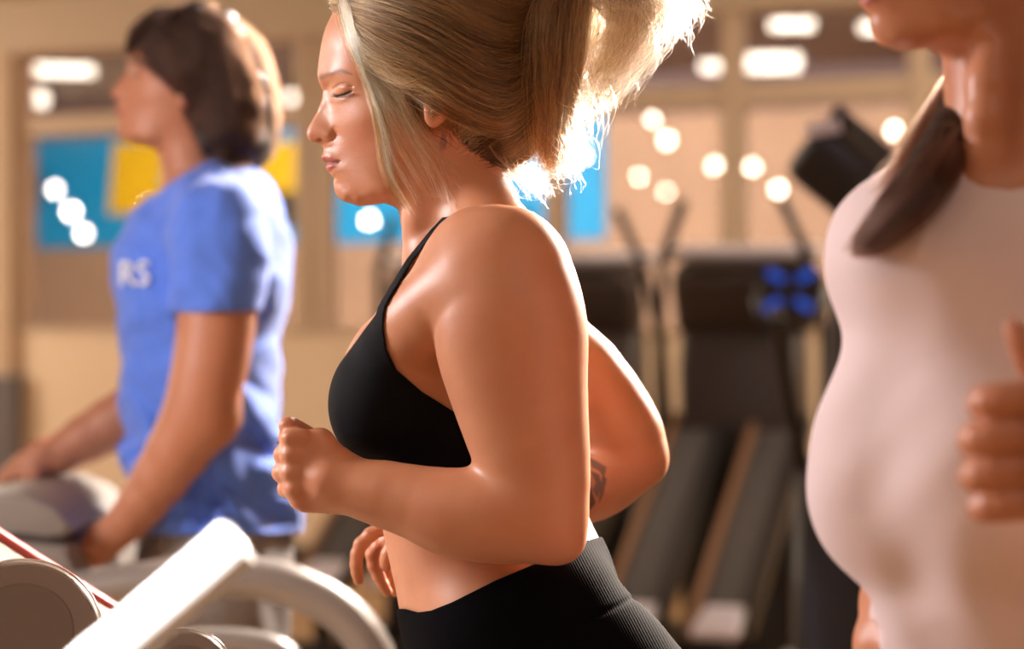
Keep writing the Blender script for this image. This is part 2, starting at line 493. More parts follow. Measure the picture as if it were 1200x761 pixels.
def runner_field():
    items = [RH]
    # neck
    items.append((pchain([(512, 150, MD, 54), (524, 205, MD, 54), (540, 258, MD, 60), (556, 305, MD, 66)], 0.02, (0, 1, 0), 0.9, 2), 0.016))
    # sternomastoid and throat
    items.append((pchain([(508, 175, 2.462, 16), (496, 235, 2.462, 17), (492, 300, 2.475, 15)], 0.01), 0.018))
    # trapezius to both shoulders
    items.append((pchain([(544, 215, 2.49, 36), (566, 262, 2.45, 40), (590, 296, 2.41, 46)], 0.02), 0.022))
    items.append((pchain([(544, 215, 2.51, 36), (560, 268, 2.58, 42), (584, 310, 2.62, 48)], 0.02), 0.022))
    # trunk
    items.append((pchain([(563, 345, MD, 76), (566, 400, MD, 100), (560, 455, MD, 108), (559, 530, MD, 108), (563, 605, MD, 108), (592, 690, MD, 117), (604, 745, MD, 122)], 0.02, (0, 1, 0), 1.22, 2), 0.03))
    items.append((ell(P(530, 388, MD), (0.082, 0.122, 0.058)), 0.03))
    # collar bones
    items.append((pchain([(490, 302, 2.475, 10), (512, 292, 2.43, 11), (548, 268, 2.385, 13)], 0.01), 0.016))
    # breasts
    items.append((ell(P(456, 470, 2.425), (0.058, 0.058, 0.066), rotm(0, 0.2, 0.3)), 0.03))
    items.append((ell(P(452, 467, 2.572), (0.055, 0.058, 0.066), rotm(0, 0.2, -0.3)), 0.03))
    items.append((ell(P(450, 412, 2.56), (0.032, 0.05, 0.040), rotm(0, 0.5, 0)), 0.025))
    # pectoral fold running into the near arm
    items.append((pchain([(470, 400, 2.40, 40), (510, 365, 2.365, 42), (560, 330, 2.345, 46)], 0.02), 0.025))
    # hips and legs down into the leggings
    items.append((pchain([(600, 735, 2.42, 92), (640, 800, 2.40, 84)], 0.02), 0.03))
    items.append((pchain([(600, 735, 2.58, 92), (590, 800, 2.60, 84)], 0.02), 0.03))
    items.append((pchain([(650, 725, 2.42, 78), (690, 775, 2.42, 74)], 0.02), 0.03))
    # navel side crease
    body = union(items)
    # near arm
    ND = 2.335
    arm = union([
        (pchain([(514, 330, 2.39, 22), (531, 306, 2.375, 32), (557, 290, 2.36, 43), (590, 302, 2.35, 56)], 0.012, None, 1, 2), 0.02),
        (pchain([(592, 318, ND + .005, 76), (597, 370, ND, 82), (600, 405, ND, 82), (606, 445, ND - .003, 75), (615, 492, ND - .006, 68), (626, 545, ND - .008, 60), (636, 604, ND - .01, 50)], 0.012, (0, 1, 0), 0.82, 2)),
        (pchain([(634, 606, ND - .008, 51), (582, 604, ND - .004, 52.5), (530, 601, ND + .003, 47.5), (495, 591, ND + .01, 39.5), (445, 578, ND + .02, 35), (402, 569, ND + .028, 27), (385, 562, ND + .03, 29)], 0.012, None, 1, 2), 0.012),
        (ell(P(657, 636, ND - .006), (0.021, 0.024, 0.019)), 0.016)])
    # near hand: a loose fist seen from its back
    h = []
    H = ND + .034
    Mh = rotm(0, -0.18, 0.12)
    h.append((rbox(P(365, 550, H + .004), (0.026, 0.0145, 0.0385), 0.013, Mh), 0.008))
    h.append((pchain([(404, 566, H, 27), (384, 560, H, 32), (372, 555, H, 32)], .01, (0, 1, 0), .55, 2), 0.012))
    hy = [(513, 11.5, 331), (533, 12.3, 326), (554, 12.0, 324), (573, 10.5, 329)]
    fing = []
    for (y, r, x) in hy:
        mx = 343 if y > 520 else 347
        fing.append((pchain([(mx + 6, y + 1, H - .006, r * 1.02), (x + 12 - 3, y, H + .006, r * .98), (x + 3 + r * .4, y + 1, H + .027, r * .92), (x + 22, y + 4, H + .040, r * .85), (x + 36, y + 5, H + .034, r * .78)], .003, None, 1, 2), 0.0035))
    h += fing
    for (y, r, x) in hy:     # knuckles
        h.append((ell(P(341 if y < 570 else 345, y, H - .008), (0.009, 0.009, 0.008)), 0.006))
    h.append((pchain([(385, 532, H + .018, 15), (362, 515, H + .030, 13), (345, 503, H + .022, 11), (337, 499, H + .006, 10.5)], .004, None, 1, 2), 0.005))
    hand = union(h)
    arm = union([arm, (hand, 0.008)])
    # far arm
    FD = 2.68
    far = union([
        pchain([(596, 352, FD - .02, 52), (638, 406, FD, 50), (680, 444, FD, 51), (724, 498, FD, 45), (746, 532, FD, 35)], 0.012, (0, 1, 0), .9, 2),
        (pchain([(746, 535, FD, 34), (716, 556, FD, 37), (690, 572, FD - .003, 37), (620, 600, FD - .01, 31), (540, 622, FD - .02, 25), (484, 630, FD - .025, 17)], 0.012, None, 1, 2), 0.007),
        (ell(P(755, 545, FD), (0.021, 0.022, 0.019)), 0.016)])
    G = FD - .028
    fh = [(pchain([(484, 630, G, 18), (466, 633, G, 19), (458, 634, G, 16)], .01, (0, 1, 0), 1.5, 2), 0.01)]
    fh.append((pchain([(462, 622, G - .030, 9), (446, 620, G - .034, 8.5), (423, 638, G - .036, 8), (417.5, 662, G - .032, 7), (420, 680, G - .026, 6)], .003, None, 1, 2), 0.003))
    fh.append((pchain([(466, 632, G - .012, 9.5), (455, 634, G - .014, 8.8), (437, 650, G - .016, 8.5), (444, 676, G - .012, 7.3), (454, 694, G - .006, 6)], .003, None, 1, 2), 0.003))
    fh.append((pchain([(470, 638, G + .006, 9.5), (462, 642, G + .006, 8.5), (449, 658, G + .006, 8), (457, 681, G + .008, 7), (463, 694, G + .012, 5.8)], .003, None, 1, 2), 0.003))
    fh.append((pchain([(474, 644, G + .022, 8.5), (468, 652, G + .024, 7.5), (460, 666, G + .024, 7), (467, 683, G + .026, 6.2), (473, 691, G + .028, 5.4)], .003, None, 1, 2), 0.003))
    fh.append((pchain([(480, 625, G - .03, 11), (466, 634, G - .046, 9.5), (455, 650, G - .048, 8.5), (452, 662, G - .044, 7)], .003, None, 1, 2), 0.004))
    far = union([far, (union(fh), 0.006)])
    # ear
    ear = union([
        ell(P(519, 112, 2.424), (0.0165, 0.0075, 0.030), rotm(0, 0.42, 0.25)),
        (ell(P(508, 137, 2.425), (0.0085, 0.006, 0.0105)), 0.006)])
    conch = ell(P(515, 115, 2.413), (0.0085, 0.008, 0.017), rotm(0, 0.42, 0.2))
    def g(p):
        d = body(p)
        e = smax(ear(p), -conch(p), 0.004)
        d = smin(d, e, 0.004)
        a = arm(p)
        # the arm joins the trunk softly at the shoulder only, and folds against it lower down
        zz = p[:, 2]
        z_arm = CAMZ + (CY - 345) / FPX * 2.34
        k = 0.003 + 0.022 * ss(zz, z_arm - 0.045, z_arm + 0.02)
        h_ = np.clip(0.5 + 0.5 * (a - d) / k, 0, 1)
        d = a + (d - a) * h_ - k * h_ * (1 - h_)
        b = far(p)
        k = 0.003 + 0.02 * ss(zz, z_arm - 0.06, z_arm + 0.01)
        h_ = np.clip(0.5 + 0.5 * (b - d) / k, 0, 1)
        d = b + (d - b) * h_ - k * h_ * (1 - h_)
        return f32(d)
    trunk = body
    return g, trunk

RUN, RUN_TRUNK = runner_field()

def face_cols(V, c, brow=(0.17, 0.075, 0.035), lips=(0.46, 0.115, 0.10)):
    px, py = pix(V)
    def mixc(m, col):
        nonlocal c
        m = m[:, None]; c = c * (1 - m) + np.array(col) * m
    # lips
    lip = polydist(px, py, [(373, 185), (378, 180.5), (386, 183), (399.5, 188.8), (393, 196.5), (385, 202.5), (381, 201)])
    face = (px < 401) * (V[:, 1] < MD + .05)
    mixc(face * ss(-lip, -1.0, 1.2) * .85, lips)
    ln = linedist(px, py, [(381, 190.6), (390, 190.8), (399, 189.2)])
    mixc(face * np.exp(-(ln / 1.3) ** 2) * .8, (0.13, 0.02, 0.02))
    # brow
    fw = (px < 470) * (np.abs(V[:, 1] - MD) < .09)
    bl = linedist(px, py, [(377, 91), (384, 86.5), (392, 83.5), (401, 83.3), (412, 87.0)])
    wd = np.interp(px, [374, 384, 400, 412], [3.6, 3.4, 2.6, 1.2])
    mixc(fw * np.exp(-(bl / wd) ** 2) * .72, brow)
    # lid crease, lash line, iris seen in the slit
    mixc(fw * np.exp(-(linedist(px, py, [(392, 104), (397, 99.5), (405, 98), (412, 101)]) / 1.5) ** 2) * .45, (0.28, 0.10, 0.06))
    el = linedist(px, py, [(391, 112.0), (396, 112.6), (402, 111.3), (410, 108.0)])
    mixc(fw * np.exp(-(el / 1.9) ** 2) * .95, (0.02, 0.012, 0.01))
    mixc(fw * np.exp(-((px - 398) / 2.4) ** 2 - ((py - 114.3) / 1.3) ** 2) * .6, (0.75, 0.62, 0.58))
    # nostril
    mixc(fw * np.exp(-((px - 375) / 3.4) ** 2 - ((py - 164) / 1.6) ** 2) * .7, (0.14, 0.04, 0.025))
    return c

def runner_cols(V):
    px, py = pix(V); c = np.tile(SKIN, (len(V), 1)); near = V[:, 1] < MD
    def mixc(m, col):
        nonlocal c
        m = m[:, None]; c = c * (1 - m) + np.array(col) * m
    # warmer cheeks, ears, knuckles, elbow
    mixc(near * np.exp(-((px - 425) / 25) ** 2 - ((py - 160) / 22) ** 2) * .35, (0.66, 0.24, 0.15))
    mixc(near * np.exp(-((px - 365) / 10) ** 2 - ((py - 158) / 9) ** 2) * .35, (0.66, 0.25, 0.16))
    mixc(np.exp(-((px - 660) / 30) ** 2 - ((py - 640) / 22) ** 2) * .3, (0.62, 0.24, 0.15))
    hand = ss(-px, -405, -370) * ss(py, 490, 500) * (py < 610)
    mixc(hand * .35, (0.60, 0.25, 0.15))
    c = face_cols(V, c)
    # tattoo below the ear
    t1 = polydist(px, py, [(519, 154), (524, 165), (521, 175), (515, 177), (516, 165)])
    mixc(near * ss(-t1, -2.0, 1.0) * .62, (0.10, 0.075, 0.07))
    # tattoo on the far forearm
    m = (V[:, 1] > 2.60) * (px > 640)
    pat = np.zeros(len(V))
    for ply in ([(690, 536), (700, 541), (711, 548), (708, 560), (702, 552), (694, 548)], [(692, 552), (702, 556), (706, 570), (700, 584), (694, 574), (698, 566)],
                [(688, 560), (693, 572), (698, 590), (690, 600), (684, 585)], [(706, 556), (711, 562), (707, 580), (702, 590), (703, 572)]):
        pat = np.maximum(pat, ss(-polydist(px, py, ply), -1.2, 1.0))
    mixc(m * pat * .85, (0.075, 0.05, 0.045))
    # nails of the far hand
    return c

skin1 = skin_mat('runner_skin')
body_lo = np.array([-0.27, 2.22, 1.02]); body_hi = np.array([0.20, 2.80, 1.83])
QH = 0.0016
runner = implicit('person', RUN, body_lo, body_hi, QH, skin1, None, runner_cols, dense=([(-.235, -.135, 2.2)], [], [(1.535, 1.70, 2.2)]))
tag(runner, 'woman with blonde ponytail in black sports bra and leggings, running in profile with bent elbows', 'person')

# ---- sports bra: straps and cup panel
BRA_NEAR = [(447, 356), (451, 360), (449, 385), (453, 410), (465, 434), (494, 459), (540, 488), (600, 500), (700, 490), (700, 572), (380, 572), (370, 480), (380, 440), (395, 430), (440, 369), (443, 360)]
BRA_POLY = np.array(BRA_NEAR, float)
def bra_field(p):
    d = RUN_TRUNK(p)
    px, py = pix(p)
    reg = polydist(px, py, BRA_POLY) / 1150.0
    t = smax(d - 0.0028, reg, 0.0016)
    # straps: a ribbon riding on the skin over the shoulder to the back
    sl = linedist(px, py, [(446, 362), (460, 337), (480, 305), (507, 272), (530, 248)])
    s1 = np.maximum(np.maximum(d - 0.003, (sl - 3.6) / 1150.0), -d - 0.006)
    s1 = np.where(p[:, 1] < 2.497, s1, 0.02)
    t = np.minimum(t, s1)
    arm_clear = 0
    return f32(t)

black = simple('black_jersey', (0.0018, 0.0015, 0.003, 1), 0.75, 0, 0.12, bump=0.25, bscale=900)
black.node_tree.nodes['Principled BSDF'].inputs['Sheen Weight'].default_value = 0.02
bra = implicit('sports_bra', bra_field, P(370, 575, 2.36) * [1, 0, 1] + [0, 2.28, 0], P(720, 260, 2.5) * [1, 0, 1] + [0, 2.74, 0], QH, black, runner, None, it=1)

# ---- leggings
def leg_field(p):
    d = RUN_TRUNK(p)
    px, py = pix(p)
    # waistband line: follows the photograph's edge on the near side
    line = np.interp(px, [400, 475, 490, 505, 530, 580, 625, 683, 760], [712, 714, 718, 716, 706, 681, 662, 635, 615])
    band = line + 0
    legs = LEGS(p)
    d2 = smin(d, legs, 0.03)
    seam = np.interp(px, [475, 620, 700, 745], [818, 760, 722, 700])
    grv = np.exp(-((py - seam) / 4.0) ** 2) * 0.0022
    top = (band - py) / 1150.0
    rib = 0
    t = smax(d2 - 0.0038 + grv, top, 0.002)
    return f32(t)

def leg_chain(pts, k=0.03):
    return chain([(np.array(a), r) for a, r in pts], k)
LEGS = union([
    leg_chain([((0.06, 2.42, 1.03), 0.09), ((0.13, 2.42, 1.0), 0.086), ((0.10, 2.42, 0.80), 0.066), ((0.06, 2.42, 0.64), 0.052), ((0.24, 2.42, 0.60), 0.052), ((0.36, 2.42, 0.56), 0.040), ((0.46, 2.42, 0.53), 0.034)]),
    leg_chain([((0.02, 2.58, 1.03), 0.092), ((-0.06, 2.58, 0.94), 0.086), ((-0.12, 2.58, 0.72), 0.060), ((-0.10, 2.58, 0.58), 0.054), ((-0.04, 2.58, 0.42), 0.044), ((0.02, 2.58, 0.29), 0.034)]),
    ell((0.083, 2.43, 1.048), (0.090, 0.088, 0.092)), ell((0.078, 2.57, 1.045), (0.09, 0.088, 0.09))], 0.02)
leg_mat, _nt, _b = new_mat('ribbed_black_knit')
_b.inputs['Base Color'].default_value = (0.0016, 0.0013, 0.0026, 1); _b.inputs['Roughness'].default_value = 0.9
_b.inputs['Specular IOR Level'].default_value = 0.06; _b.inputs['Sheen Weight'].default_value = 0.0
_tc = _nt.nodes.new('ShaderNodeTexCoord'); _mp = _nt.nodes.new('ShaderNodeMapping')
_mp.inputs['Rotation'].default_value = (0, math.radians(28), 0)
_wv = _nt.nodes.new('ShaderNodeTexWave'); _wv.inputs['Scale'].default_value = 130; _wv.bands_direction = 'X'
_bp = _nt.nodes.new('ShaderNodeBump'); _bp.inputs['Strength'].default_value = 0.3; _bp.inputs['Distance'].default_value = 0.001
_nt.links.new(_tc.outputs['Object'], _mp.inputs['Vector']); _nt.links.new(_mp.outputs['Vector'], _wv.inputs['Vector'])
_nt.links.new(_wv.outputs['Fac'], _bp.inputs['Height']); _nt.links.new(_bp.outputs['Normal'], _b.inputs['Normal'])

leggings = implicit('leggings', leg_field, [-0.30, 2.22, 0.24], [0.52, 2.80, 1.26], max(QH, 0.0024), leg_mat, runner, None, it=1)
shoe_mat = simple('black_mesh_shoe', (0.02, 0.02, 0.022, 1), 0.6, bump=.4, bscale=400)
sole_mat = simple('white_rubber', (0.75, 0.74, 0.72, 1), 0.5)
def shoe(name, heel, toe, y, parent):
    heel = np.array(heel); toe = np.array(toe); up = np.array([0, 0, 1.0])
    d = toe - heel; L = np.linalg.norm(d); d /= L
    u = np.cross(d, [0, 1, 0]); u = u if u[2] > 0 else -u
    q = lambda a, b: heel + d * a * L + u * b
    f = union([cap(q(.1, .045), q(.45, .045), .038, .036, (0, 1, 0), .95), cap(q(.45, .04), q(.9, .028), .036, .024, (0, 1, 0), 1.45), cap(q(.12, .06), q(.16, .10), .036, .038)], .02)
    o = implicit(name, f, np.minimum(heel, toe) - .12, np.maximum(heel, toe) + [.12, .12, .16], .005, shoe_mat, parent, it=1)
    s = union([cap(q(.06, .012), q(.5, .010), .026, .024, (0, 1, 0), 1.45), cap(q(.5, .010), q(.95, .014), .024, .018, (0, 1, 0), 1.9)], .01)
    implicit('sole', s, np.minimum(heel, toe) - .12, np.maximum(heel, toe) + [.12, .12, .12], .005, sole_mat, o, it=1)
    return o
shoe('shoe', (0.06, 2.58, 0.20), (-0.20, 2.58, 0.20), 2.58, runner)
shoe('shoe', (0.56, 2.42, 0.60), (0.50, 2.42, 0.36), 2.42, runner)
# ================================================================ hair
def hair_mat(name, rough=0.35, rad=0.45, coat=0.0):
    m = bpy.data.materials.new(name); m.use_nodes = True
    nt = m.node_tree; nt.nodes.clear()
    o = nt.nodes.new('ShaderNodeOutputMaterial'); h = nt.nodes.new('ShaderNodeBsdfHairPrincipled')
    h.parametrization = 'COLOR'
    h.inputs['Roughness'].default_value = rough; h.inputs['Radial Roughness'].default_value = rad
    h.inputs['Random Roughness'].default_value = 0.2
    a = nt.nodes.new('ShaderNodeAttribute'); a.attribute_name = 'Col'
    nt.links.new(a.outputs['Color'], h.inputs['Color']); nt.links.new(h.outputs[0], o.inputs[0])
    return m

def hair_obj(name, strands, cols, mat, parent, r0=0.00024, r1=0.00009):
    """strands: (N, K, 3)"""
    N, K, _ = strands.shape
    hc = bpy.data.hair_curves.new(name)
    hc.add_curves([K] * N)
    hc.position_data.foreach_set('vector', np.ascontiguousarray(strands, np.float32).ravel())
    r = hc.attributes.new('radius', 'FLOAT', 'POINT')
    t = np.linspace(0, 1, K)
    r.data.foreach_set('value', np.tile((r0 + (r1 - r0) * t ** 2).astype(np.float32), N))
    c = hc.attributes.new('Col', 'FLOAT_COLOR', 'POINT')
    cc = np.ones((N, K, 4), np.float32); cc[:, :, :3] = cols[:, None, :] if cols.ndim == 2 else cols
    c.data.foreach_set('color', cc.ravel())
    hc.materials.append(mat)
    o = bpy.data.objects.new(name, hc); COL.objects.link(o)
    o.parent = parent
    return o

def resample(q, K):
    q = crom(np.asarray(q, float), 8)
    s = np.r_[0, np.cumsum(np.linalg.norm(np.diff(q[:, :2], axis=0), axis=1))]
    t = np.linspace(0, s[-1], K)
    return np.stack([np.interp(t, s, q[:, i]) for i in range(q.shape[1])], 1)

def make_strands(guides, N, K, clump=30, spread=5.0, clump_k=0.75, noise=2.0, depth=None, dspread=0.006, tail=0.15, seed=0, lift=0.0, frizz=0.0, rootjit=6):
    """guides: list of polylines (px, py, d) or (px, py) with depth(px, py) giving the surface; returns world strands"""
    R = np.random.default_rng(seed)
    G = np.array([resample(g, K) for g in guides])
    ng = len(G)
    nc = max(1, N // clump)
    cu = R.random(nc) * (ng - 1)
    ci = R.integers(0, nc, N)
    u = cu[ci] * clump_k + (R.random(N) * (ng - 1)) * (1 - clump_k)
    i = np.minimum(u.astype(int), max(ng - 2, 0)); f = (u - i)[:, None, None]
    S = G[i] * (1 - f) + G[np.minimum(i + 1, ng - 1)] * f
    t = np.linspace(0, 1, K)
    # slow waves shared by a clump, faster ones of a single hair
    def wave(n, amp, fr):
        a = R.random(n) * 6.28; b = R.normal(size=n) * amp; w = fr * (0.6 + 0.8 * R.random(n))
        return b[:, None] * np.sin(t[None] * w[:, None] * 6.28 + a[:, None])
    cx, cy = wave(nc, noise, .9), wave(nc, noise, .8)
    off = np.zeros((N, K, 2))
    off[:, :, 0] = cx[ci] + wave(N, noise * .35, 1.6); off[:, :, 1] = cy[ci] + wave(N, noise * .35, 1.4)
    j = R.normal(size=(N, 2)) * spread * .5
    cj = R.normal(size=(nc, 2)) * spread
    off += (cj[ci])[:, None, :] + j[:, None, :]
    if frizz:
        for k in (3.0, 6.0):
            off[:, :, 0] += wave(N, frizz / k * 3, k) * t[None] ** 1.5
            off[:, :, 1] += wave(N, frizz / k * 3, k) * t[None] ** 1.5
    # cut strands at different lengths
    px = S[:, :, 0] + off[:, :, 0]; py = S[:, :, 1] + off[:, :, 1]
    if depth is not None:
        d = depth(px.ravel(), py.ravel()).reshape(px.shape)
        d = d - lift - np.abs(R.normal(size=N))[:, None] * dspread * np.sin(np.pi * np.clip(t * 1.1, 0, 1))[None] ** .5 + 0.001
    else:
        d = S[:, :, 2] + (R.normal(size=N) * dspread)[:, None]
    if tail > 0:
        L = 1 - R.random(N) ** 2 * tail
        tt = t[None] * L[:, None]
        idx = tt * (K - 1); a = np.minimum(idx.astype(int), K - 2); b = idx - a
        rows = np.arange(N)[:, None]
        px = px[rows, a] * (1 - b) + px[rows, a + 1] * b
        py = py[rows, a] * (1 - b) + py[rows, a + 1] * b
        d = d[rows, a] * (1 - b) + d[rows, a + 1] * b
    W = np.stack([(px - CX) / FPX * d, d, CAMZ + (CY - py) / FPX * d], -1)
    cr = R.random(nc)[ci] * .72 + R.random(N) * .28
    return W, cr

HAIR_REGION = [(392, -15), (402, 18), (414, 46), (428, 72), (452, 96), (482, 112), (505, 124), (522, 128), (536, 134), (537, 148), (550, 172), (565, 190), (582, 199), (602, 187),
               (622, 166), (636, 140), (648, 100), (656, 0), (640, -90), (380, -90)]
def hair_base(p):
    px, py = pix(p)
    h = RH(p) - 0.006
    e = HB(p)
    d = smin(h, e, 0.02)
    return f32(smax(d, polydist(px, py, HAIR_REGION) / 1150.0, 0.004))
HB = union([ell(P(528, 48, MD), (0.098, 0.086, 0.098)), (ell(P(585, 125, MD), (0.045, 0.062, 0.060)), .03), (ell(P(640, -20, MD), (0.05, 0.05, 0.05)), .03)], .03)

blonde_core = simple('blonde_undercoat', (0.06, 0.024, 0.008, 1), 0.6, noise=.5, nscale=60)
scalp = implicit('hair', hair_base, P(380, 215, MD) * [1, 0, 1] + [0, 2.38, 0], P(690, -85, MD) * [1, 0, 1] + [0, 2.62, 0], max(QH, .002), blonde_core, runner, it=1)

def surf_depth(field, near=2.36, far=2.56, n=9, miss=MD):
    def fn(px, py):
        a = np.full(px.shape, near); b = np.full(px.shape, far)
        fb = None
        # march, then bisect
        steps = np.linspace(near, far, 14); hit = np.full(px.shape, far); done = np.zeros(px.shape, bool)
        for s0, s1 in zip(steps[:-1], steps[1:]):
            v = field(f32(np.stack([(px - CX) / FPX * s1, np.full(px.shape, s1), CAMZ + (CY - py) / FPX * s1], 1)))
            m = (~done) & (v < 0)
            a[m] = s0; b[m] = s1; done |= m
        for _ in range(n):
            c = (a + b) / 2
            v = field(f32(np.stack([(px - CX) / FPX * c, c, CAMZ + (CY - py) / FPX * c], 1)))
            b = np.where(done & (v < 0), c, b); a = np.where(done & (v >= 0), c, a)
        return np.where(done, (a + b) / 2, miss)
    return fn

def gridded(fn, x0, x1, y0, y1, st=3.0, blur=2):
    gx = np.arange(x0, x1, st); gy = np.arange(y0, y1, st)
    X, Y = np.meshgrid(gx, gy, indexing='ij')
    D = fn(X.ravel(), Y.ravel()).reshape(X.shape)
    for _ in range(blur):
        Dp = np.pad(D, 1, mode='edge')
        D = (Dp[:-2, 1:-1] + Dp[2:, 1:-1] + Dp[1:-1, :-2] + Dp[1:-1, 2:] + 2 * D) / 6
    def g(px, py):
        x = np.clip((px - x0) / st, 0, len(gx) - 2.001); y = np.clip((py - y0) / st, 0, len(gy) - 2.001)
        i = x.astype(int); j = y.astype(int); a = x - i; b = y - j
        return D[i, j] * (1 - a) * (1 - b) + D[i + 1, j] * a * (1 - b) + D[i, j + 1] * (1 - a) * b + D[i + 1, j + 1] * a * b
    return g

def headhair(p):
    return np.minimum(np.minimum(RUN(p), hair_base(p)), HB(p))
hd = gridded(surf_depth(headhair), 370, 720, -120, 260, 4.0, 3)
blonde = hair_mat('blonde_strands', 0.32, 0.5)

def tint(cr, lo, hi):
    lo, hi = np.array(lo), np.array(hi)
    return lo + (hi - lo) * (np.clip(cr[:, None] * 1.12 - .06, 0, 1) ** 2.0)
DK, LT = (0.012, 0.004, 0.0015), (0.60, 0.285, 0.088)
HN = 1.0
groups = []
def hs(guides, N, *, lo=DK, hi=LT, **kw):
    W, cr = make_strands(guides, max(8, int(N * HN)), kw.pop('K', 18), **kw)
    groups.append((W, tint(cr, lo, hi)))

# swept back from the forehead over the ear and up into the ponytail
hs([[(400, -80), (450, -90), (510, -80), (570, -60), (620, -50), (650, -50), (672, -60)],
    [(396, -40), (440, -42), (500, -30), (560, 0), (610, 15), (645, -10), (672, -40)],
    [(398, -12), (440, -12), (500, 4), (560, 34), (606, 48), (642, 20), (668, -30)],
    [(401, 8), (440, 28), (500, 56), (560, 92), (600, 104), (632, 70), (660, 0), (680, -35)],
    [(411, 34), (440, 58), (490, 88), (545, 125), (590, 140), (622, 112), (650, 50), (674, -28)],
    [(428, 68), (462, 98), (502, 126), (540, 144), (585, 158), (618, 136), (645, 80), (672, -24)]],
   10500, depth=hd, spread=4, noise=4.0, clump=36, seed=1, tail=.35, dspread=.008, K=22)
hs([[(404, 20), (440, 48), (500, 72), (556, 110), (590, 150)], [(420, 55), (452, 84), (500, 98), (545, 122), (580, 160)], [(440, 80), (470, 96), (510, 100), (540, 125), (560, 160)]],
   900, depth=hd, spread=5, noise=4.0, clump=20, seed=2, tail=.5, dspread=.006, lift=.003, hi=(0.80, 0.52, 0.26), lo=(.25, .11, .04))
# nape swept up
hs([[(536, 138), (560, 146), (595, 138), (630, 100), (658, 20), (678, -34)],
    [(548, 170), (585, 166), (618, 138), (645, 80), (670, -24)],
    [(575, 195), (606, 180), (630, 150), (650, 90), (674, -20)],
    [(588, 196), (616, 176), (636, 142), (654, 90), (676, -20)]],
   3500, depth=hd, spread=4, noise=2.5, clump=30, seed=3, tail=.4, lo=(.010, .0035, .0015), hi=(.30, .13, .045), dspread=.005)
# the tail: heavy curtain falling behind the head
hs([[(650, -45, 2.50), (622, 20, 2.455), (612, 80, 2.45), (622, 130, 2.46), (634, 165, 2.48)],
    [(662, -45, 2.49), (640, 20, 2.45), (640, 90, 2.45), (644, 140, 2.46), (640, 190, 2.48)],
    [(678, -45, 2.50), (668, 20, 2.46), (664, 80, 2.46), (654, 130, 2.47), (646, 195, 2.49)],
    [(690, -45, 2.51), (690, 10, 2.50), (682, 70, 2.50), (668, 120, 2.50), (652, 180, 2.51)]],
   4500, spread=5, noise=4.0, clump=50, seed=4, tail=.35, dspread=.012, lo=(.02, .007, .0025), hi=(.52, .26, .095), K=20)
hs([[(640, -45, 2.53), (610, 20, 2.52), (600, 90, 2.53), (612, 140, 2.53)], [(700, -45, 2.54), (690, 30, 2.54), (670, 90, 2.54), (655, 150, 2.53)]],
   1300, spread=10, noise=5, clump=40, seed=14, tail=.4, dspread=.015)
# loops and flyaways of the tail, with backlight put into the paler strand colours
hs([[(672, -45, 2.50), (705, -12, 2.49), (712, 30, 2.49), (700, 70, 2.50), (680, 110, 2.51)],
    [(676, -45, 2.52), (735, -10, 2.51), (742, 30, 2.51), (722, 75, 2.52), (694, 125, 2.52)],
    [(680, -45, 2.54), (758, -10, 2.54), (765, 20, 2.54), (742, 60, 2.54), (708, 112, 2.54)]],
   1500, spread=11, noise=12, clump=34, seed=5, tail=.6, dspread=.02, frizz=3.5, hi=(.86, .62, .36), lo=(.14, .06, .025), K=26)
hs([[(690, -45, 2.50), (760, -20, 2.50), (790, 5, 2.50), (794, 38, 2.50)], [(690, -45, 2.54), (765, -24, 2.54), (795, -5, 2.54), (808, 22, 2.54)]],
   520, spread=9, noise=8, clump=16, seed=6, tail=.6, dspread=.02, frizz=4, hi=(.9, .72, .5), lo=(.6, .4, .2), K=24)
hs([[(668, 60, 2.50), (690, 110, 2.51), (682, 150, 2.52), (664, 172, 2.52)], [(650, 120, 2.50), (664, 160, 2.50), (655, 185, 2.5), (640, 205, 2.5)], [(640, 150, 2.5), (655, 180, 2.5), (668, 186, 2.5), (690, 190, 2.5)]],
   380, spread=11, noise=7, clump=10, seed=7, tail=.6, dspread=.02, frizz=4, hi=(.9, .72, .5), lo=(.6, .4, .2), K=22)
# long loose strands in front of the ear
hs([[(396, -12), (408, 35), (424, 85), (438, 130), (444, 165), (450, 200), (470, 238), (479, 251)],
    [(399, -8), (414, 45), (432, 95), (446, 150), (450, 190), (462, 222), (480, 248)],
    [(401, -5), (418, 50), (440, 105), (452, 140), (458, 180), (464, 210), (474, 232)]],
   300, depth=hd, spread=2.2, noise=3.0, clump=22, clump_k=.9, seed=8, tail=.3, dspread=.002, lift=.004, hi=(.72, .46, .22), lo=(.30, .14, .05), K=26)
hs([[(404, 10), (428, 70), (452, 118), (474, 158), (494, 196), (508, 214)], [(412, 30), (440, 84), (468, 130), (496, 172), (518, 212), (532, 246)],
    [(424, 56), (456, 100), (492, 152), (520, 185), (540, 205)], [(440, 85), (470, 120), (500, 165), (515, 200), (508, 232)]],
   150, depth=hd, spread=5, noise=6, clump=9, clump_k=.9, seed=9, tail=.5, dspread=.003, lift=.006, hi=(.85, .60, .34), lo=(.55, .30, .14), K=26, frizz=.6)
hs([[(448, 90), (458, 120), (472, 152)], [(476, 104), (488, 132), (502, 154)], [(505, 118), (515, 138), (530, 158)], [(525, 120), (538, 140), (548, 168)]],
   300, depth=hd, spread=7, noise=5, clump=6, clump_k=.9, seed=10, tail=.7, dspread=.002, lift=.002, K=14)
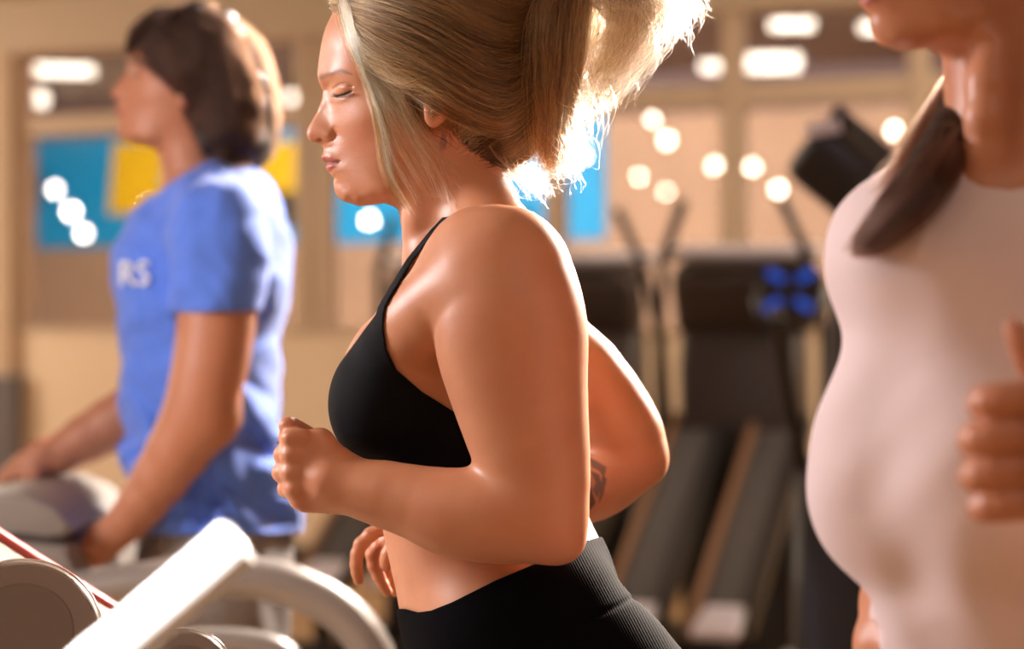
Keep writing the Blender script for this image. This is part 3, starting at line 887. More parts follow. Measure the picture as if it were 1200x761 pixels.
# bright single strands over the ear, crossing ones swept up, and thin ones beside the face
hs([[(480, 48), (520, 72), (560, 100), (600, 136)], [(500, 84), (535, 104), (566, 128), (590, 152)], [(450, 62), (490, 84), (520, 108), (552, 138)]],
   420, depth=hd, spread=7, noise=4, clump=9, clump_k=.9, seed=41, tail=.6, dspread=.003, lift=.0035, K=16, hi=(.92, .68, .36), lo=(.40, .20, .07))
hs([[(548, 150), (590, 118), (636, 74)], [(560, 168), (604, 140), (640, 104)], [(540, 120), (580, 92), (624, 44)]],
   380, depth=hd, spread=8, noise=4, clump=9, clump_k=.9, seed=42, tail=.6, dspread=.003, lift=.004, K=16, hi=(.92, .66, .34), lo=(.35, .16, .06))
hs([[(398, -8), (412, 50), (432, 105), (444, 150), (451, 196), (466, 226), (480, 252)], [(402, 0), (420, 60), (442, 112), (462, 158), (486, 200), (500, 222), (503, 232)],
    [(408, 20), (434, 80), (462, 126), (492, 170), (516, 206), (533, 246)]],
   110, depth=hd, spread=2.5, noise=3, clump=7, clump_k=.95, seed=43, tail=.12, dspread=.002, lift=.008, K=26, hi=(.98, .80, .50), lo=(.70, .46, .22))
# short hairs at the nape
hs([[(575, 190, 2.46), (600, 205, 2.47), (622, 212, 2.48)], [(590, 195, 2.50), (615, 215, 2.50), (632, 232, 2.50)], [(600, 185, 2.52), (630, 190, 2.52), (645, 215, 2.52)]],
   150, spread=7, noise=6, clump=5, seed=11, tail=.7, dspread=.02, frizz=3.5, hi=(.85, .65, .42), lo=(.4, .24, .12), K=18)
allw = []
for K in sorted({g[0].shape[1] for g in groups}):
    allw.append((np.concatenate([g[0] for g in groups if g[0].shape[1] == K]), np.concatenate([g[1] for g in groups if g[0].shape[1] == K])))
KM = 24
res = []; rc = []
for W, c in allw:
    K = W.shape[1]; t = np.linspace(0, K - 1, KM); a = np.minimum(t.astype(int), K - 2); b = (t - a)[None, :, None]
    res.append(W[:, a] * (1 - b) + W[:, a + 1] * b); rc.append(c)
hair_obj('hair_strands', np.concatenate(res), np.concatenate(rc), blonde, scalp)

# eyelashes of the near eye
R_ = np.random.default_rng(3)
ls = []
for k in range(34):
    t = k / 33
    x = 391.5 + 19 * t; y = 112.6 - 4.6 * t ** 1.6
    d0 = float(hd(np.array([x]), np.array([y]))[0])
    L = 5.0 + 2.5 * math.sin(t * 3.14)
    s = []
    for m in range(6):
        q = m / 5
        s.append(P(x - L * q * (0.85 - 1.0 * t), y + L * .55 * q - 3.0 * q * q, d0 - .001 - .006 * q))
    ls.append(s)
dark_hair = hair_mat('dark_lash_strands', .3, .4)
lash_mat = simple('lash_black', (.008, .005, .004, 1), .6)
lb = bmesh.new()
for s_ in ls:
    pv = None
    for q_, pnt in enumerate(s_):
        rr = .00034 * (1 - q_ / 6.5)
        ring = [lb.verts.new(Vector(pnt) + Vector((rr * math.cos(a_), rr * .6 * math.sin(a_), rr * math.sin(a_)))) for a_ in (0, 2.1, 4.2)]
        if pv:
            for a_ in range(3): lb.faces.new((pv[a_], pv[(a_ + 1) % 3], ring[(a_ + 1) % 3], ring[a_]))
        pv = ring
lm = bpy.data.meshes.new('eyelashes'); lb.to_mesh(lm); lb.free(); lm.materials.append(lash_mat)
lo_ = bpy.data.objects.new('eyelashes', lm); COL.objects.link(lo_); lo_.parent = runner
# ================================================================ man in the blue T-shirt (behind, left)
WD = 4.35
_ang = math.radians(16.4)          # his head is carried higher than the runner's
_sc = 0.605 * WD / MD
MR = rotm(0, _ang, 0)
_piv = P(378.2, 110, MD)
MAN_HEAD = xform(RH, MR, P(148.5, 83.5, WD), _sc, _piv)
_earf = xform(union([ell(P(519, 112, 2.424), (0.0165, 0.0075, 0.030), rotm(0, 0.42, 0.25))]), MR, P(148.5, 83.5, WD), _sc, _piv)
MN, MF = 4.14, 4.56
man_trunk = union([
    (pchain([(240, 262, WD, 62), (238, 310, WD, 74), (238, 380, WD, 74), (238, 450, WD, 70), (244, 540, WD, 74), (252, 640, WD, 80), (256, 720, WD, 78)], .03, (0, 1, 0), 1.4, 2)),
    (pchain([(236, 255, WD - .08, 40), (252, 268, MN + .05, 46)], .02), .04), (pchain([(236, 255, WD + .08, 40), (252, 268, MF - .05, 46)], .02), .04),
    (ell(P(196, 320, WD), (.075, .15, .10)), .05)], .04)
man_neck = pchain([(218, 150, WD, 34), (226, 195, WD, 33), (236, 240, WD, 40)], .02, None, 1, 2)
_arm = union([
    pchain([(254, 270, MN, 47), (256, 330, MN - .01, 45), (252, 390, MN - .02, 43), (244, 440, MN - .03, 41), (233, 480, MN - .03, 38)], .015, None, 1, 2),
    (pchain([(234, 482, MN - .03, 38), (208, 530, MN - .02, 35), (168, 588, MN, 27), (132, 632, MN + .02, 18)], .015, None, 1, 2), .02),
    (ell(P(246, 490, MN - .03), (.05, .045, .05)), .03)], .02)
def man_hand(cx, cy, d, s=1.0, side=1):
    it = [(pchain([(cx + 22, cy - 22, d, 18), (cx + 6, cy - 4, d, 20), (cx - 12, cy + 8, d, 18)], .01, (0, 1, 0), 1.2, 2), .01)]
    for i, (dy, L) in enumerate(((-.034, 30), (-.011, 36), (.012, 34), (.034, 26))):
        it.append((pchain([(cx - 8, cy + 4, d + dy, 7.5), (cx - 8 - L * .5, cy + 8, d + dy, 7), (cx - 12 - L * .85, cy + 22, d + dy, 6.2), (cx - 10 - L * .8, cy + 36, d + dy, 5.5)], .004, None, 1, 2), .004))
    it.append((pchain([(cx + 12, cy + 2, d + .03 * side, 9), (cx - 2, cy + 22, d + .055 * side, 7.5), (cx - 14, cy + 34, d + .05 * side, 6)], .004, None, 1, 2), .006))
    return union(it)
_hand_n = man_hand(112, 642, MN + .03, 1, 1)
_fa = union([
    pchain([(246, 275, MF, 45), (240, 340, MF + .01, 42), (225, 400, MF + .02, 39), (205, 455, MF + .02, 35)], .015, None, 1, 2),
    (pchain([(204, 458, MF + .02, 34), (160, 482, MF + .01, 33), (100, 515, MF, 27), (48, 546, MF - .02, 18)], .015, None, 1, 2), .02)], .02)
_hand_f = man_hand(30, 552, MF - .02, 1, -1)
man_legs = union([
    pchain([(240, 700, WD - .10, 58), (225, 850, WD - .11, 48), (235, 970, WD - .11, 34), (262, 1100, WD - .11, 29), (285, 1190, WD - .11, 22), (282, 1215, WD - .11, 22)], .03, None, 1, 2),
    (pchain([(262, 700, WD + .10, 58), (290, 850, WD + .11, 48), (315, 970, WD + .11, 34), (350, 1080, WD + .11, 29), (400, 1150, WD + .11, 22)], .03, None, 1, 2), .02)], .03)
MANF = union([man_trunk, (man_neck, .02), (MAN_HEAD, .02), (_earf, .006), (_arm, .02), (_hand_n, .012), (_fa, .02), (_hand_f, .012), (man_legs, .03)], .02)
MANF_ALL = MANF
def man_cols(V):
    c = np.tile(SKIN * [0.86, 0.80, 0.78], (len(V), 1))
    head = V[:, 2] > P(0, 190, WD)[2]
    Q = MAN_HEAD.inv(V[head])
    c[head] = face_cols(Q, c[head], (0.045, 0.022, 0.012), (0.42, 0.13, 0.10))
    qx, qy = pix(Q); fw = (qx < 470)
    b_ = np.exp(-(linedist(qx, qy, [(378, 92), (386, 87), (396, 84), (414, 88)]) / 5.0) ** 2) * fw * .85
    b_ = np.maximum(b_, np.exp(-(linedist(qx, qy, [(392, 112), (402, 111), (411, 108)]) / 3.0) ** 2) * fw * .8)[:, None]  # shade of the eye socket painted in along with the brow
    c[head] = c[head] * (1 - b_) + np.array((0.035, 0.016, 0.010)) * b_
    return c
skin2 = skin_mat('tanned_skin', rough=.52, sss=.1)
QM = max(QH, .0045)
man = implicit('person', MANF, [-1.0, 3.98, 0.02], [-0.15, 4.75, 2.06], QM, skin2, None, man_cols)
tag(man, 'man with shoulder-length brown hair in a blue T-shirt, holding the treadmill rail', 'person')

def wr(p, sc, ph):
    return np.sin(p[:, 0] * sc + 3.1 * np.sin(p[:, 2] * sc * .45 + ph)) * np.sin(p[:, 2] * sc * .7 + 2.0 * np.sin(p[:, 0] * sc * .6 + ph) + p[:, 1] * sc * .5)
shirt_trunk = union([man_trunk,
    (pchain([(242, 262, WD, 72), (242, 310, WD, 84), (236, 380, WD, 84), (236, 450, WD, 80), (244, 530, WD, 84), (258, 625, WD, 92)], .03, (0, 1, 0), 1.35, 2), .03),
    (ell(P(192, 322, WD), (.068, .15, .10)), .05), (pchain([(250, 225, WD, 38), (272, 262, WD, 50), (290, 330, WD, 42)], .03, (0, 1, 0), 2.6, 2), .05)], .04)
sleeves = union([pchain([(254, 268, MN, 52), (256, 320, MN - .01, 50), (254, 372, MN - .02, 47)], .02), pchain([(246, 275, MF, 50), (240, 330, MF + .01, 48), (228, 375, MF + .02, 45)], .02)], .02)
def shirt_field(p):
    px, py = pix(p)
    a = smin(shirt_trunk(p) - .004, sleeves(p) - .003, .022)
    amp = .005 + .013 * ss(py, 420, 540)
    a = a + wr(p, 34, .6) * amp + wr(p, 71, 2.1) * amp * .35
    # pull lines from the elbow to the back hem
    a = a - .010 * np.exp(-(((px - 290) * .86 - (py - 470) * .5) / 9.0) ** 2) * ss(py, 420, 470) * (1 - ss(py, 560, 610))
    a = np.minimum(a, man_trunk(p) - .006)
    neckline = np.interp(px, [150, 186, 200, 216, 236, 252, 262, 300], [240, 226, 214, 203, 192, 187, 186, 190])
    r = np.maximum(neckline - py, py - (627 + (px - 250) * -.01)) / 651.0
    arm = sleeves(p)
    cut = np.where((arm < shirt_trunk(p) + .012), (py - 366 - (px - 254) * -.02) / 651.0, -1.0)
    near_arm_zone = (np.abs(p[:, 1] - WD) > .135) & (shirt_trunk(p) > -.004)
    r = np.where(near_arm_zone, np.maximum(r, cut), r)
    return f32(smax(a, r, .004))
blue = simple('blue_cotton', srgb(94, 134, 236), 0.85, 0, .2, noise=.12, nscale=30, bump=.3, bscale=700)
blue.node_tree.nodes['Principled BSDF'].inputs['Sheen Weight'].default_value = 0.3
shirt = implicit('t_shirt', shirt_field, [-0.78, 4.00, 0.98], [-0.30, 4.70, 1.76], QM, blue, man, it=1)
# lettering across the chest, only its near end in view
def text_obj(name, body, size, mat, parent, loc, rot, ext=.0006, align='CENTER'):
    c = bpy.data.curves.new(name, 'FONT'); c.body = body; c.size = size; c.extrude = ext
    c.align_x = align; c.align_y = 'CENTER'
    o = bpy.data.objects.new(name, c); COL.objects.link(o)
    me = bpy.data.meshes.new_from_object(o)
    bpy.data.objects.remove(o)
    me.materials.clear(); me.materials.append(mat)
    o = bpy.data.objects.new(name, me); COL.objects.link(o)
    o.parent = parent; o.location = loc; o.rotation_euler = rot
    return o
white_ink = simple('white_print', (0.85, 0.86, 0.9, 1), .7)
_sd = surf_depth(shirt_field, 4.10, 4.45, 9, WD)(np.array([157., 168.]), np.array([322., 322.]))
_tp = P(157, 322, float(_sd[0]) - .004); _tq = P(168, 322, float(_sd[1]) - .004)
_ty = math.atan2(_tq[1] - _tp[1], _tq[0] - _tp[0])
_tx = text_obj('chest_lettering', 'RS', .062, white_ink, man, tuple(_tp), (math.radians(90), 0, _ty), .002)
# hair
MH_REG = [(144, 68), (146, 48), (156, 28), (178, 6), (207, -8), (240, -10), (272, -2), (300, 26), (318, 50), (332, 85), (336, 120), (334, 160), (322, 190), (294, 204), (272, 196), (256, 184), (238, 182),
          (228, 158), (222, 128), (208, 102), (194, 82), (184, 58), (176, 42), (164, 48), (154, 58), (149, 68)]
MHB = union([(ell(P(284, 168, WD), (.048, .085, .055)), .03), ell(P(232, 72, WD), (.098, .105, .100)), (ell(P(272, 128, WD), (.072, .108, .105)), .04), (ell(P(180, 36, WD), (.045, .06, .035), rotm(0, .5, 0)), .03), (ell(P(250, 165, WD - .075), (.05, .035, .05)), .03), (ell(P(262, 165, WD + .06), (.05, .04, .05)), .03)], .03)
def man_hair(p):
    px, py = pix(p)
    d = smin(MAN_HEAD(p) - .012, MHB(p), .02)
    d = d + wr(p, 60, 1.0) * .006
    return f32(smax(d, polydist(px, py, MH_REG) / 651.0, .012))
brown_core = simple('brown_hair_core', (0.010, 0.004, 0.003, 1), .5, noise=.5, nscale=40)
mhair = implicit('hair', man_hair, [-0.75, 4.20, 1.66], [-0.38, 4.50, 2.02], QM, brown_core, man, it=1)
mhd = gridded(surf_depth(lambda p: np.minimum(np.minimum(man_hair(p), shirt_field(p)), MANF(p)), 4.15, 4.50, 9, WD - .03), 130, 345, -5, 225, 4.0, 2)
mgroups = []
def ms(guides, N, lo=(.006, .0025, .0015), hi=(.075, .028, .012), **kw):
    W, cr = make_strands(guides, N, 16, **kw); mgroups.append((W, tint(cr, lo, hi)))
ms([[(172, 36), (156, 46), (148, 64)], [(180, 34), (186, 60), (200, 84), (214, 112)], [(190, 24), (205, 60), (222, 100), (230, 140), (240, 176)], [(205, 16), (235, 50), (250, 100), (256, 150), (262, 188)],
    [(220, 12), (262, 40), (282, 90), (288, 145), (286, 196)], [(235, 12), (284, 50), (308, 100), (314, 150), (302, 192)]], 3600, depth=mhd, spread=3, noise=4, clump=40, seed=21, tail=.3, dspread=.008, lift=.002)
ms([[(240, 10, WD), (290, 44, WD), (316, 96, WD), (322, 150, WD), (306, 190, WD)], [(250, 12, WD + .05), (296, 50, WD + .05), (320, 100, WD + .05), (324, 150, WD + .05), (312, 184, WD + .05)]], 450, spread=3, noise=3, clump=20, seed=22, tail=.3, dspread=.02, hi=(.11, .048, .024), lo=(.008, .003, .002))
ms([[(196, 20), (170, 22), (152, 40), (147, 66)], [(215, 12), (185, 14), (165, 30), (156, 52)]], 400, depth=mhd, spread=2.5, noise=2, clump=20, seed=23, tail=.3, dspread=.01, lift=.003)
hair_obj('hair_strands', np.concatenate([g[0] for g in mgroups]), np.concatenate([g[1] for g in mgroups]), hair_mat('brown_strands', .55, .7), mhair, .0005, .0002)
# shorts
def shorts_field(p):
    px, py = pix(p)
    a = smin(man_trunk(p), union([pchain([(240, 700, WD - .10, 66), (228, 860, WD - .11, 62)], .03), (pchain([(262, 700, WD + .10, 66), (288, 860, WD + .11, 62)], .03), .02)], .03)(p), .03) - .006
    a = a + wr(p, 40, 4.0) * .004
    return f32(smax(a, np.maximum(615 - py, py - 850) / 651.0, .004))
shorts = implicit('shorts', shorts_field, [-0.75, 4.0, 0.55], [-0.25, 4.7, 1.10], .006, simple('grey_marl', srgb(142, 132, 126), .9, noise=.25, nscale=200), man, it=1)
shoe('shoe', (-.45, WD - .11, .16), (-.72, WD - .11, .16), 0, man)
shoe('shoe', (-.28, WD + .11, .24), (-.50, WD + .11, .17), 0, man)
# ================================================================ woman in the pale pink top (near, right)
GD = 1.92
def Q_(px, py, d): return P(px, py, d)
# face turned a little towards the camera; only mouth, jaw and neck are in the frame
GR = rotm(0, math.radians(-2), math.radians(14))
_gs = 1.36 * GD / MD * .97
G_HEAD = xform(RH, GR, P(1022, 34, GD - .01), _gs, P(391.5, 222, MD))
g_neck = pchain([(1192, -40, GD + .04, 84), (1196, 60, GD + .03, 82), (1206, 150, GD + .03, 88), (1215, 230, GD + .02, 110)], .02, None, 1, 2)
g_ster = pchain([(1165, 60, GD - .03, 26), (1158, 140, GD - .04, 26), (1160, 230, GD - .035, 22)], .01, None, 1, 2)
g_trunk = union([
    pchain([(1175, 300, GD + .03, 118), (1174, 420, GD + .03, 150), (1176, 540, GD + .03, 160), (1190, 650, GD + .04, 150), (1202, 780, GD + .05, 140), (1205, 900, GD + .05, 152), (1205, 1000, GD + .05, 160)], .03, (.5, .86, 0), 1.05, 2),
    (ell(P(1120, 300, GD + .03), (.10, .11, .075), rotm(0, 0, -.5)), .05),
    (ell(P(1036, 548, GD + .015), (.056, .06, .085), rotm(0, .12, 0)), .04),
    (ell(P(1165, 560, GD - .062), (.06, .05, .068), rotm(0, .0, 0)), .04),
    (pchain([(1150, 225, GD + .05, 44), (1098, 250, GD + .09, 52), (1062, 275, GD + .12, 58)], .02, None, 1, 2), .04),
    (pchain([(1230, 225, GD - .0, 50), (1300, 260, GD - .06, 60), (1350, 300, GD - .10, 66)], .02, None, 1, 2), .04)], .04)
g_far = union([pchain([(1067, 284, GD + .12, 62), (1060, 390, GD + .15, 60), (1076, 500, GD + .17, 52), (1082, 590, GD + .17, 44)], .015, None, 1, 2),
               (pchain([(1075, 600, GD + .17, 44), (1050, 705, GD + .10, 38), (1026, 800, GD + .05, 28)], .015, None, 1, 2), .02),
               (ell(P(1014, 828, GD + .04), (.03, .022, .04)), .02)], .02)
g_near = union([pchain([(1355, 300, GD - .10, 72), (1390, 420, GD - .14, 72), (1400, 540, GD - .18, 62), (1400, 640, GD - .20, 50)], .015, None, 1, 2),
                (pchain([(1400, 650, GD - .20, 52), (1330, 600, GD - .28, 48), (1262, 560, GD - .34, 34)], .015, None, 1, 2), .02)], .02)
HDn = 1.56
def g_fist():
    it = [(rbox(P(1205, 530, HDn + .012), (.030, .018, .045), .016, rotm(0, 0, 0)), .008)]
    rows = [(470, 1133, 20.5), (514, 1122, 22), (556, 1124, 21), (593, 1134, 18.5)]
    for y, x, r in rows:
        it.append((pchain([(1236, y - 4, HDn + .006, r * 1.02), (1206, y - 3, HDn - .022, r * .98), (x + 42, y - 1, HDn - .026, r * .95), (x + r, y + 2, HDn - .014, r * .95), (x + r + 6, y + 4, HDn + .010, r * .85), (x + 48, y + 4, HDn + .018, r * .78)], .003, None, 1, 2), .003))
    it.append((pchain([(1240, 505, HDn + .01, 26), (1228, 458, HDn + .004, 21), (1206, 420, HDn - .004, 17.5), (1190, 385, HDn - .004, 13.5)], .004, None, 1, 2), .006))
    it.append((pchain([(1262, 560, GD - .34, 34), (1235, 545, HDn + .01, 36)], .01, None, 1, 1), .012))
    return union(it)
G_FIST = g_fist()
g_legs = union([pchain([(1150, 1010, GD + .12, 150), (1080, 1300, GD + .13, 110), (1040, 1500, GD + .12, 78), (1120, 1700, GD + .12, 72), (1160, 1930, GD + .12, 48)], .04, None, 1, 2),
                (pchain([(1260, 1010, GD - .06, 150), (1290, 1300, GD - .07, 110), (1330, 1500, GD - .07, 78), (1440, 1680, GD - .07, 72), (1500, 1790, GD - .07, 48)], .04, None, 1, 2), .03)], .04)
GF = union([g_trunk, (g_neck, .02), (g_ster, .02), (G_HEAD, .022), (g_far, .02), (g_near, .02), (G_FIST, .01), (g_legs, .04)], .02)
def g_cols(V):
    c = np.tile(SKIN * [0.98, 0.92, 0.90], (len(V), 1))
    h = V[:, 2] > P(0, 120, GD)[2]
    c[h] = face_cols(G_HEAD.inv(V[h]), c[h])
    px, py = pix(V)
    f = ((V[:, 1] < 1.66))[:, None] * .35
    c = c * (1 - f) + np.array([.62, .25, .16]) * f
    return c
QG = max(QH, .003)
wom = implicit('person', GF, [0.18, 1.44, 0.28], [0.64, 2.22, 1.98], QG, skin_mat('fair_skin', sss=.15), None, g_cols)
tag(wom, 'woman in a pale pink top with a dark ponytail, one clenched hand raised', 'person')
def top_field(p):
    px, py = pix(p)
    b = smin(g_trunk(p), g_neck(p), .02)
    b = smin(b, smin(g_far(p), g_near(p), .01), .02)
    collar = np.interp(px, [1000, 1060, 1100, 1122, 1132, 1150, 1184, 1230, 1300], [160, 176, 176, 186, 209, 219, 223, 215, 190])
    amp = .0012 + .003 * ss(py, 620, 760)
    w_ = wr(p, 45, 1.4) * amp
    lx = np.exp(-(linedist(px, py, [(1112, 190), (1088, 235), (1078, 290)]) / 9.0) ** 2) * -.004
    hem = np.maximum(py - 1010, 0) / 1490.0
    slv = np.where((g_far(p) < g_trunk(p) - .0) & (p[:, 1] > GD - .03) & (px < 1120), (py - 340) / 1490.0, -1.0)
    slv = np.where((g_near(p) < g_trunk(p)) & (px > 1290), (py - 420) / 1490.0, slv)
    r = np.maximum(np.maximum((collar - py) / 1490.0, np.where(hem > 0, hem, -1)), slv)
    return f32(smax(b - .005 + w_ + lx, r, .003))
pink = simple('pale_pink_jersey', srgb(236, 216, 217), .8, 0, .25, noise=.04, nscale=15, bump=.15, bscale=800)
pink.node_tree.nodes['Principled BSDF'].inputs['Sheen Weight'].default_value = 0.2
top = implicit('top', top_field, [0.18, 1.62, 0.94], [0.62, 2.20, 1.58], QG, pink, wom, it=1)
# ponytail over the shoulder
gg = []
def gsurf(p): return np.minimum(top_field(p), GF(p))
ghd = gridded(surf_depth(gsurf, 1.74, 2.06, 9, GD + .05), 960, 1200, 0, 330, 6.0, 3)
def glay(pts, th):
    q = []
    for x, y in pts:
        q.append((x, y, float(ghd(np.array([float(x)]), np.array([float(y)]))[0]) - th))
    return q
def gp(x, y, d): return (x, y, GD + d)
for guides, N, sd in (([[gp(1168, 50, .10), gp(1126, 104, .075)] + glay([(1088, 164), (1048, 222), (1000, 294)], .014), [gp(1172, 70, .10), gp(1134, 124, .06)] + glay([(1102, 184), (1066, 238), (1008, 294)], .030),
                        [gp(1178, 96, .10), gp(1146, 150, .045)] + glay([(1116, 206), (1082, 250), (1026, 288)], .014)], 4200, 31),):
    W, cr = make_strands(guides, N, 20, spread=5, noise=4, clump=40, seed=sd, tail=.22, dspread=.006, rootjit=4)
    gg.append((W, tint(cr, (.010, .004, .003), (.085, .034, .02))))
W, cr = make_strands([[gp(1150, 50, .10), gp(1110, 98, .08)] + glay([(1072, 156), (1034, 214)], .008), [gp(1150, 70, .09), gp(1112, 122, .06)] + glay([(1074, 180), (1030, 240)], .014)], 420, 20, spread=5, noise=4, clump=20, seed=33, tail=.4, dspread=.008)
gg.append((W, tint(cr, (.04, .018, .01), (.26, .13, .08))))
gcore_f = pchain([(1176, 60, GD + .10, 34), (1136, 120, GD + .07, 28)] + [q + (r,) for q, r in zip(glay([(1106, 176), (1066, 232), (1022, 282)], .006), (26, 22, 9))], .01, None, 1, 3)
G_SK = union([xform(ell(P(528, 48, MD), (0.097, 0.085, 0.097)), GR, P(1022, 34, GD - .01), _gs, P(391.5, 222, MD))], .01)
dark_core = simple('dark_hair_core', (0.012, 0.006, 0.004, 1), .5)
def gh(p):
    px, py = pix(p)
    return f32(np.minimum(gcore_f(p), smax(np.minimum(G_SK(p), G_HEAD(p) - .008), G_HAIRCUT(p), .005)))
_gi = G_HEAD.inv
def G_HAIRCUT(p):
    Q = _gi(p); qx, qy = pix(Q)
    return f32(polydist(qx, qy, HAIR_REGION) / 1150.0)
gcore = implicit('hair', gh, [0.25, 1.72, 1.44], [0.62, 2.14, 1.98], QG, dark_core, wom, it=1)
_W = groups[0][0]; _W = ((_W - np.array(P(391.5, 222, MD))) * _gs) @ GR.T + P(1022, 34, GD - .01) + [0, -.002, 0]
_W = _W[:int(6000 * HN)]
_a = np.minimum((np.linspace(0, 1, 20) * (_W.shape[1] - 1)).astype(int), _W.shape[1] - 1)
gg.append((_W[:, _a], tint(RNG.random(len(_W)), (.010, .004, .003), (.085, .034, .02))))
hair_obj('hair_strands', np.concatenate([g[0] for g in gg]), np.concatenate([g[1] for g in gg]), hair_mat('dark_strands', .35, .5), gcore, .0003, .00012)
# leggings and shoes below the frame
def g_leg_field(p):
    px, py = pix(p)
    b = smin(g_trunk(p), g_legs(p), .03)
    return f32(smax(b - .003, np.maximum(985 - py, py - 1900) / 1490.0, .004))
implicit('leggings', g_leg_field, [0.2, 1.6, 0.36], [0.70, 2.26, 1.06], .006, simple('grey_leggings', (.05, .05, .06, 1), .8), wom, it=1)
shoe('shoe', (.385, GD + .12, .18), (.14, GD + .12, .18), 0, wom)
shoe('shoe', (.60, GD - .07, .30), (.40, GD - .07, .19), 0, wom)
# ================================================================ the gym hall
MB_ = 'mesh'
class MB:
    """collects boxes, tubes and discs, links them as one object"""
    def __init__(self, bevel=0.0, seg=2):
        self.bm = bmesh.new(); self.bevel = bevel; self.seg = seg
    def box(self, c, s, M=None, bev=None):
        r = bmesh.ops.create_cube(self.bm, size=1.0)
        vs = r['verts']
        for v in vs:
            v.co = Vector((v.co.x * s[0], v.co.y * s[1], v.co.z * s[2]))
        bv = self.bevel if bev is None else bev
        if bv > 0:
            es = list({e for v in vs for e in v.link_edges})
            rr = bmesh.ops.bevel(self.bm, geom=es, offset=bv, segments=self.seg, affect='EDGES', profile=.5)
            vs = list({v for f in rr['faces'] for v in f.verts} | {v for v in vs if v.is_valid})
            vs = self._island(vs)
        for v in vs:
            co = v.co
            if M is not None: co = Matrix(M.tolist() if hasattr(M, 'tolist') else M) @ co
            v.co = co + Vector(c)
        return self
    def _island(self, vs):
        seen = set(vs); st = list(vs)
        while st:
            v = st.pop()
            for e in v.link_edges:
                o = e.other_vert(v)
                if o not in seen: seen.add(o); st.append(o)
        return list(seen)
    def tube(self, pts, r, seg=14, caps=True, flat=1.0):
        pts = [Vector(p) for p in pts]; n = len(pts)
        rs = r if hasattr(r, '__len__') else [r] * n
        rings = []; up = Vector((0, 0, 1))
        for i, p in enumerate(pts):
            t = (pts[min(i + 1, n - 1)] - pts[max(i - 1, 0)]).normalized()
            a = t.cross(up)
            if a.length < 1e-3: a = t.cross(Vector((0, 1, 0)))
            a.normalize(); b = a.cross(t).normalized()
            rings.append([self.bm.verts.new(p + (a * math.cos(q) * flat + b * math.sin(q)) * rs[i]) for q in [2 * math.pi * k / seg for k in range(seg)]])
        for i in range(n - 1):
            for k in range(seg):
                self.bm.faces.new((rings[i][k], rings[i][(k + 1) % seg], rings[i + 1][(k + 1) % seg], rings[i + 1][k]))
        if caps:
            self.bm.faces.new(rings[0][::-1]); self.bm.faces.new(rings[-1])
        return self
    def disc(self, c, r, h, axis=(0, 0, 1), seg=40, r2=None, bev=0.0):
        q = Vector(axis).normalized().to_track_quat('Z', 'Y').to_matrix()
        r2 = r if r2 is None else r2
        prof = [(r, -h / 2), (r2, h / 2)] if bev == 0 else [(r - bev, -h / 2), (r, -h / 2 + bev), (r2, h / 2 - bev), (r2 - bev, h / 2)]
        rings = [[self.bm.verts.new(q @ Vector((rr * math.cos(2 * math.pi * k / seg), rr * math.sin(2 * math.pi * k / seg), z)) + Vector(c)) for k in range(seg)] for rr, z in prof]
        for i in range(len(rings) - 1):
            for k in range(seg):
                self.bm.faces.new((rings[i][k], rings[i][(k + 1) % seg], rings[i + 1][(k + 1) % seg], rings[i + 1][k]))
        self.bm.faces.new(rings[0][::-1]); self.bm.faces.new(rings[-1])
        return self
    def ring(self, c, R, r, axis=(0, 0, 1), seg=48, s2=10):
        q = Vector(axis).normalized().to_track_quat('Z', 'Y').to_matrix()
        g = []
        for i in range(seg):
            a = 2 * math.pi * i / seg
            g.append([self.bm.verts.new(q @ Vector(((R + r * math.cos(b)) * math.cos(a), (R + r * math.cos(b)) * math.sin(a), r * math.sin(b))) + Vector(c)) for b in [2 * math.pi * k / s2 for k in range(s2)]])
        for i in range(seg):
            for k in range(s2):
                self.bm.faces.new((g[i][k], g[(i + 1) % seg][k], g[(i + 1) % seg][(k + 1) % s2], g[i][(k + 1) % s2]))
        return self
    def prism(self, poly, y0, y1, bev=0.0):
        """outline in the x-z plane, extruded along y"""
        a = [self.bm.verts.new((x, y0, z)) for x, z in poly]; b = [self.bm.verts.new((x, y1, z)) for x, z in poly]
        n = len(poly)
        fs = [self.bm.faces.new(a), self.bm.faces.new(b[::-1])]
        for i in range(n):
            fs.append(self.bm.faces.new((a[i], b[i], b[(i + 1) % n], a[(i + 1) % n])))
        if bev > 0:
            es = list({e for f in fs[:2] for e in f.edges})
            bmesh.ops.bevel(self.bm, geom=es, offset=bev, segments=3, affect='EDGES', profile=.5)
        return self
    def build(self, name, mat, parent=None, kind=None, smooth=True):
        bmesh.ops.recalc_face_normals(self.bm, faces=self.bm.faces)
        me = bpy.data.meshes.new(name); self.bm.to_mesh(me); self.bm.free()
        me.materials.append(mat)
        if smooth:
            me.polygons.foreach_set('use_smooth', [True] * len(me.polygons))
            try: me.set_sharp_from_angle(angle=math.radians(38))
            except Exception: pass
        o = bpy.data.objects.new(name, me); COL.objects.link(o)
        if parent is not None: o.parent = parent
        if kind: o['kind'] = kind
        return o
import bmesh

